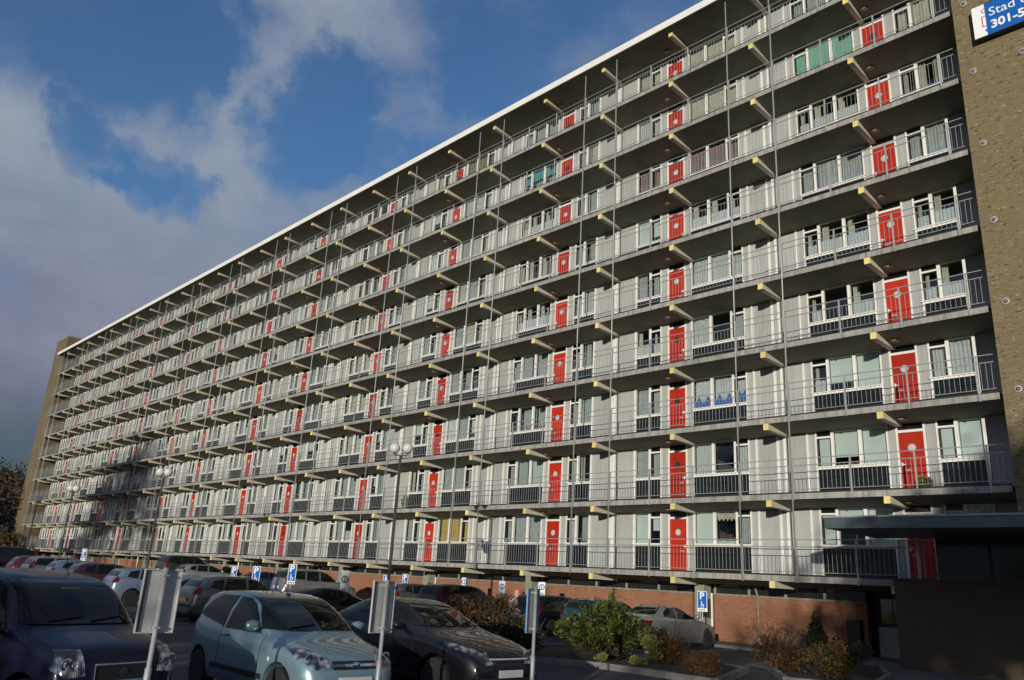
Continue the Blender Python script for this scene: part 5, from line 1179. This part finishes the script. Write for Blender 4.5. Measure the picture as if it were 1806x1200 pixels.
# ------------------------------------------------------------------ a walker behind the brown shrub
def person(x, y, face, label, h=1.60):
    t = thing('person', label, 'person', (x, y, gz(x)), face)
    V = {'pel': (0, 0, .86, .145), 'waist': (.02, 0, 1.02, .135), 'chest': (.06, 0, 1.22, .155), 'neckb': (.11, 0, 1.36, .075), 'neck': (.14, 0, 1.41, .05), 'headb': (.17, 0, 1.47, .07), 'head': (.185, 0, 1.54, .085), 'crown': (.18, 0, 1.60, .055),
         'shL': (.09, .17, 1.31, .065), 'elL': (.03, .22, 1.07, .05), 'wrL': (.13, .20, .88, .036), 'haL': (.17, .19, .80, .032), 'shR': (.09, -.17, 1.31, .065), 'elR': (.14, -.22, 1.08, .05), 'wrR': (.30, -.19, .96, .036), 'haR': (.37, -.18, .93, .032),
         'hiL': (0, .09, .80, .10), 'knL': (.14, .09, .47, .066), 'anL': (.10, .09, .08, .045), 'toL': (.26, .09, .035, .034), 'hiR': (0, -.09, .80, .10), 'knR': (-.02, -.09, .45, .066), 'anR': (-.24, -.09, .11, .045), 'toR': (-.12, -.09, .035, .034)}
    E_ = [('pel', 'waist'), ('waist', 'chest'), ('chest', 'neckb'), ('neckb', 'neck'), ('neck', 'headb'), ('headb', 'head'), ('head', 'crown'), ('chest', 'shL'), ('shL', 'elL'), ('elL', 'wrL'), ('wrL', 'haL'), ('chest', 'shR'), ('shR', 'elR'), ('elR', 'wrR'), ('wrR', 'haR'),
          ('pel', 'hiL'), ('hiL', 'knL'), ('knL', 'anL'), ('anL', 'toL'), ('pel', 'hiR'), ('hiR', 'knR'), ('knR', 'anR'), ('anR', 'toR')]
    for s, w in (('L', 1), ('R', -1)):                                   # five fingers on each hand
        hx, hy, hz, _ = V['ha'+s]
        for i in range(5):
            n = 'f%s%d' % (s, i); V[n] = (hx+.055-(.02 if i == 0 else 0), hy+(i-2)*.017+(.03*w if i == 0 else 0), hz-.045+.008*abs(i-2), .009); E_.append(('ha'+s, n))
    k = list(V); me = bpy.data.meshes.new('body'); me.from_pydata([V[n][:3] for n in k], [(k.index(a), k.index(b_)) for a, b_ in E_], [])
    o = bpy.data.objects.new('tmp', me); COL.objects.link(o); md = o.modifiers.new('s', 'SKIN'); md.use_smooth_shade = True
    for i, n in enumerate(k): me.skin_vertices[0].data[i].radius = (V[n][3], V[n][3])
    me.skin_vertices[0].data[0].use_root = True
    sb = o.modifiers.new('d', 'SUBSURF'); sb.levels = 1
    dg = bpy.context.evaluated_depsgraph_get(); dg.update(); bm_ = bpy.data.meshes.new_from_object(o.evaluated_get(dg)); bpy.data.objects.remove(o)
    bm_.materials.clear()
    for q in ('skin', 'coat', 'trousers', 'black'): bm_.materials.append(M[q])
    for p in bm_.polygons:
        c = p.center; hand = math.hypot(c.x-V['haL'][0], c.y-V['haL'][1], c.z-V['haL'][2]) < .085 or math.hypot(c.x-V['haR'][0], c.y-V['haR'][1], c.z-V['haR'][2]) < .09
        p.material_index = 0 if (c.z > 1.39 and abs(c.y) < .12) or hand else (3 if c.z < .085 else (2 if c.z < .74 else 1)); p.use_smooth = True
    link('body', bm_, t)
    b = MB(); b.lathe([(.0, .115), (.06, .10), (.10, .05), (.108, 0), (.10, -.05), (.085, -.10), (.10, -.14)], 'scarf', 16, 'z', (.165, 0, 1.545)); b.obj('headscarf', t)
    b = MB()
    for s in (1, -1): b.lathe([(0, .012), (.010, .008), (.012, 0)], 'black', 8, 'x', (.262, .032*s, 1.552))
    b.obj('eyes', t)
    b = MB(); b.tube([(.255, 0, 1.55), (.285, 0, 1.515), (.262, 0, 1.505)], [.010, .014, .008], 'skin', 6); b.tube([(.258, -.022, 1.482), (.266, 0, 1.48), (.258, .022, 1.482)], .006, 'scarf', 5); b.obj('face', t)
    b = MB(); b.lathe([(.165, 1.30), (.185, 1.15), (.19, 1.0), (.20, .82), (.22, .66), (.215, .66), (.17, 1.2)], 'coat', 18, 'z', (.03, 0, 0))
    b.obj('coat_skirt', t)
    t.scale = (h/1.66,)*3; return t
person(-2.6, -6.0, RAD(20), 'person in a beige coat and pink headscarf walking behind the brown shrub')

wood = MB(); rg = R(91)
cl = []
for i in range(60): cl.append((rg.uniform(-150, -101), rg.uniform(-26, 6), rg.uniform(1.0, 11.0), rg.uniform(1.8, 3.4), rg.uniform(1.8, 3.4), rg.uniform(1.5, 2.6)))
tag(leaf_cloud(cl, 24000, .8, 'leaf_autumn', rg, k2='bark', aspect=6, k2frac=.3).obj('autumn_wood'), kind='stuff')
# things residents and others have left on the galleries
def gallery_item(kind, label, x, j, build, cat): t = thing(kind, label, cat, (x, 1.25, ZO+j*H+.19)); build(t); return t
def dish(t):
    b = MB(); b.lathe([(.0, .09), (.18, .06), (.30, .0), (.31, .005), (.18, .075), (.0, .10)], 'galv', 18, 'y', (0, -.62, 1.0)); b.obj('reflector', t)
    b = MB(); b.tube([(0, -.55, .95), (0, -1.28, .95)], .018, 'galv', 6); b.tube([(0, -.62, .72), (0, -.95, .86), (0, -.98, .98)], .01, 'galv', 5); b.tube([(0, -.53, .2), (0, -.53, 1.02)], .02, 'galv', 6); b.obj('arm', t)
def pot(seed, k, h=.5):
    def f(t):
        b = MB(); b.lathe([(.10, 0), (.15, .24), (.155, .26), (.13, .26), (.0, .22)], 'leaf_rust', 14); b.obj('pot', t)
        leaf_cloud([(0, 0, .26+h*.45, .2, .2, h*.5)], 240, .11, k, R(seed)).obj('foliage', t)
    return f
gallery_item('satellite_dish', 'grey satellite dish on the lowest gallery left of the second nearest left-hand door', -11.9, 0, dish, 'satellite dish')
gallery_item('potted_plant', 'yellow flowering potted plant by the right-hand red door on the second gallery', 9.15, 1, pot(21, 'leaf_yellow', .3), 'potted plant')
gallery_item('potted_plant', 'leafy green potted plant before the dark panel left of a red door, second gallery', -19.3, 1, pot(22, 'leaf_juniper', .7), 'potted plant')
for i, (lat, dist, h, n, ls, k, lab) in enumerate([
        (-40, 38, 9.5, 1500, .42, 'leaf_brown', 'brown tree behind the photographer, farthest left of the row'), (-31, 34, 9.0, 1500, .42, 'leaf_autumn', 'thin brown tree behind the photographer, second from the left of the row'),
        (-23, 36, 9.4, 1800, .42, 'leaf_brown', 'round brown tree behind the photographer, third from the left of the row'),
        (-15.5, 33, 9.2, 2000, .42, 'leaf_autumn', 'brown tree behind the photographer, fourth from the left of the row'),
        (-7.4, 30, 9.6, 4200, .42, 'leaf_brown', 'dense brown tree behind the photographer in the middle of the row'),
        (5.6, 34, 12.5, 260, .4, 'leaf_brown', 'nearly bare tree behind the photographer left of the evergreens'), (1.6, 36, 10.5, 120, .4, 'leaf_brown', 'bare tree behind the photographer right of the dense brown tree'),
        (10.2, 31, 13.0, 12000, .5, 'leaf_hedge', 'tall evergreen behind the photographer, left of the three evergreens'), (14.0, 34, 14.5, 14000, .5, 'leaf_hedge', 'tall evergreen behind the photographer, middle of the three evergreens'), (20, 31, 14.5, 12000, .5, 'leaf_hedge', 'broad evergreen behind the photographer at far right'),
        (-61, 22, 27.0, 9000, .6, 'leaf_autumn', 'tall brown tree on the left outside the picture')]):
    p = across(lat, dist); tree('shade_tree', lab, p.x, p.y, 200+i, h, .8, k, n, ls, 4, .25, 'trees behind the photographer', z=0)
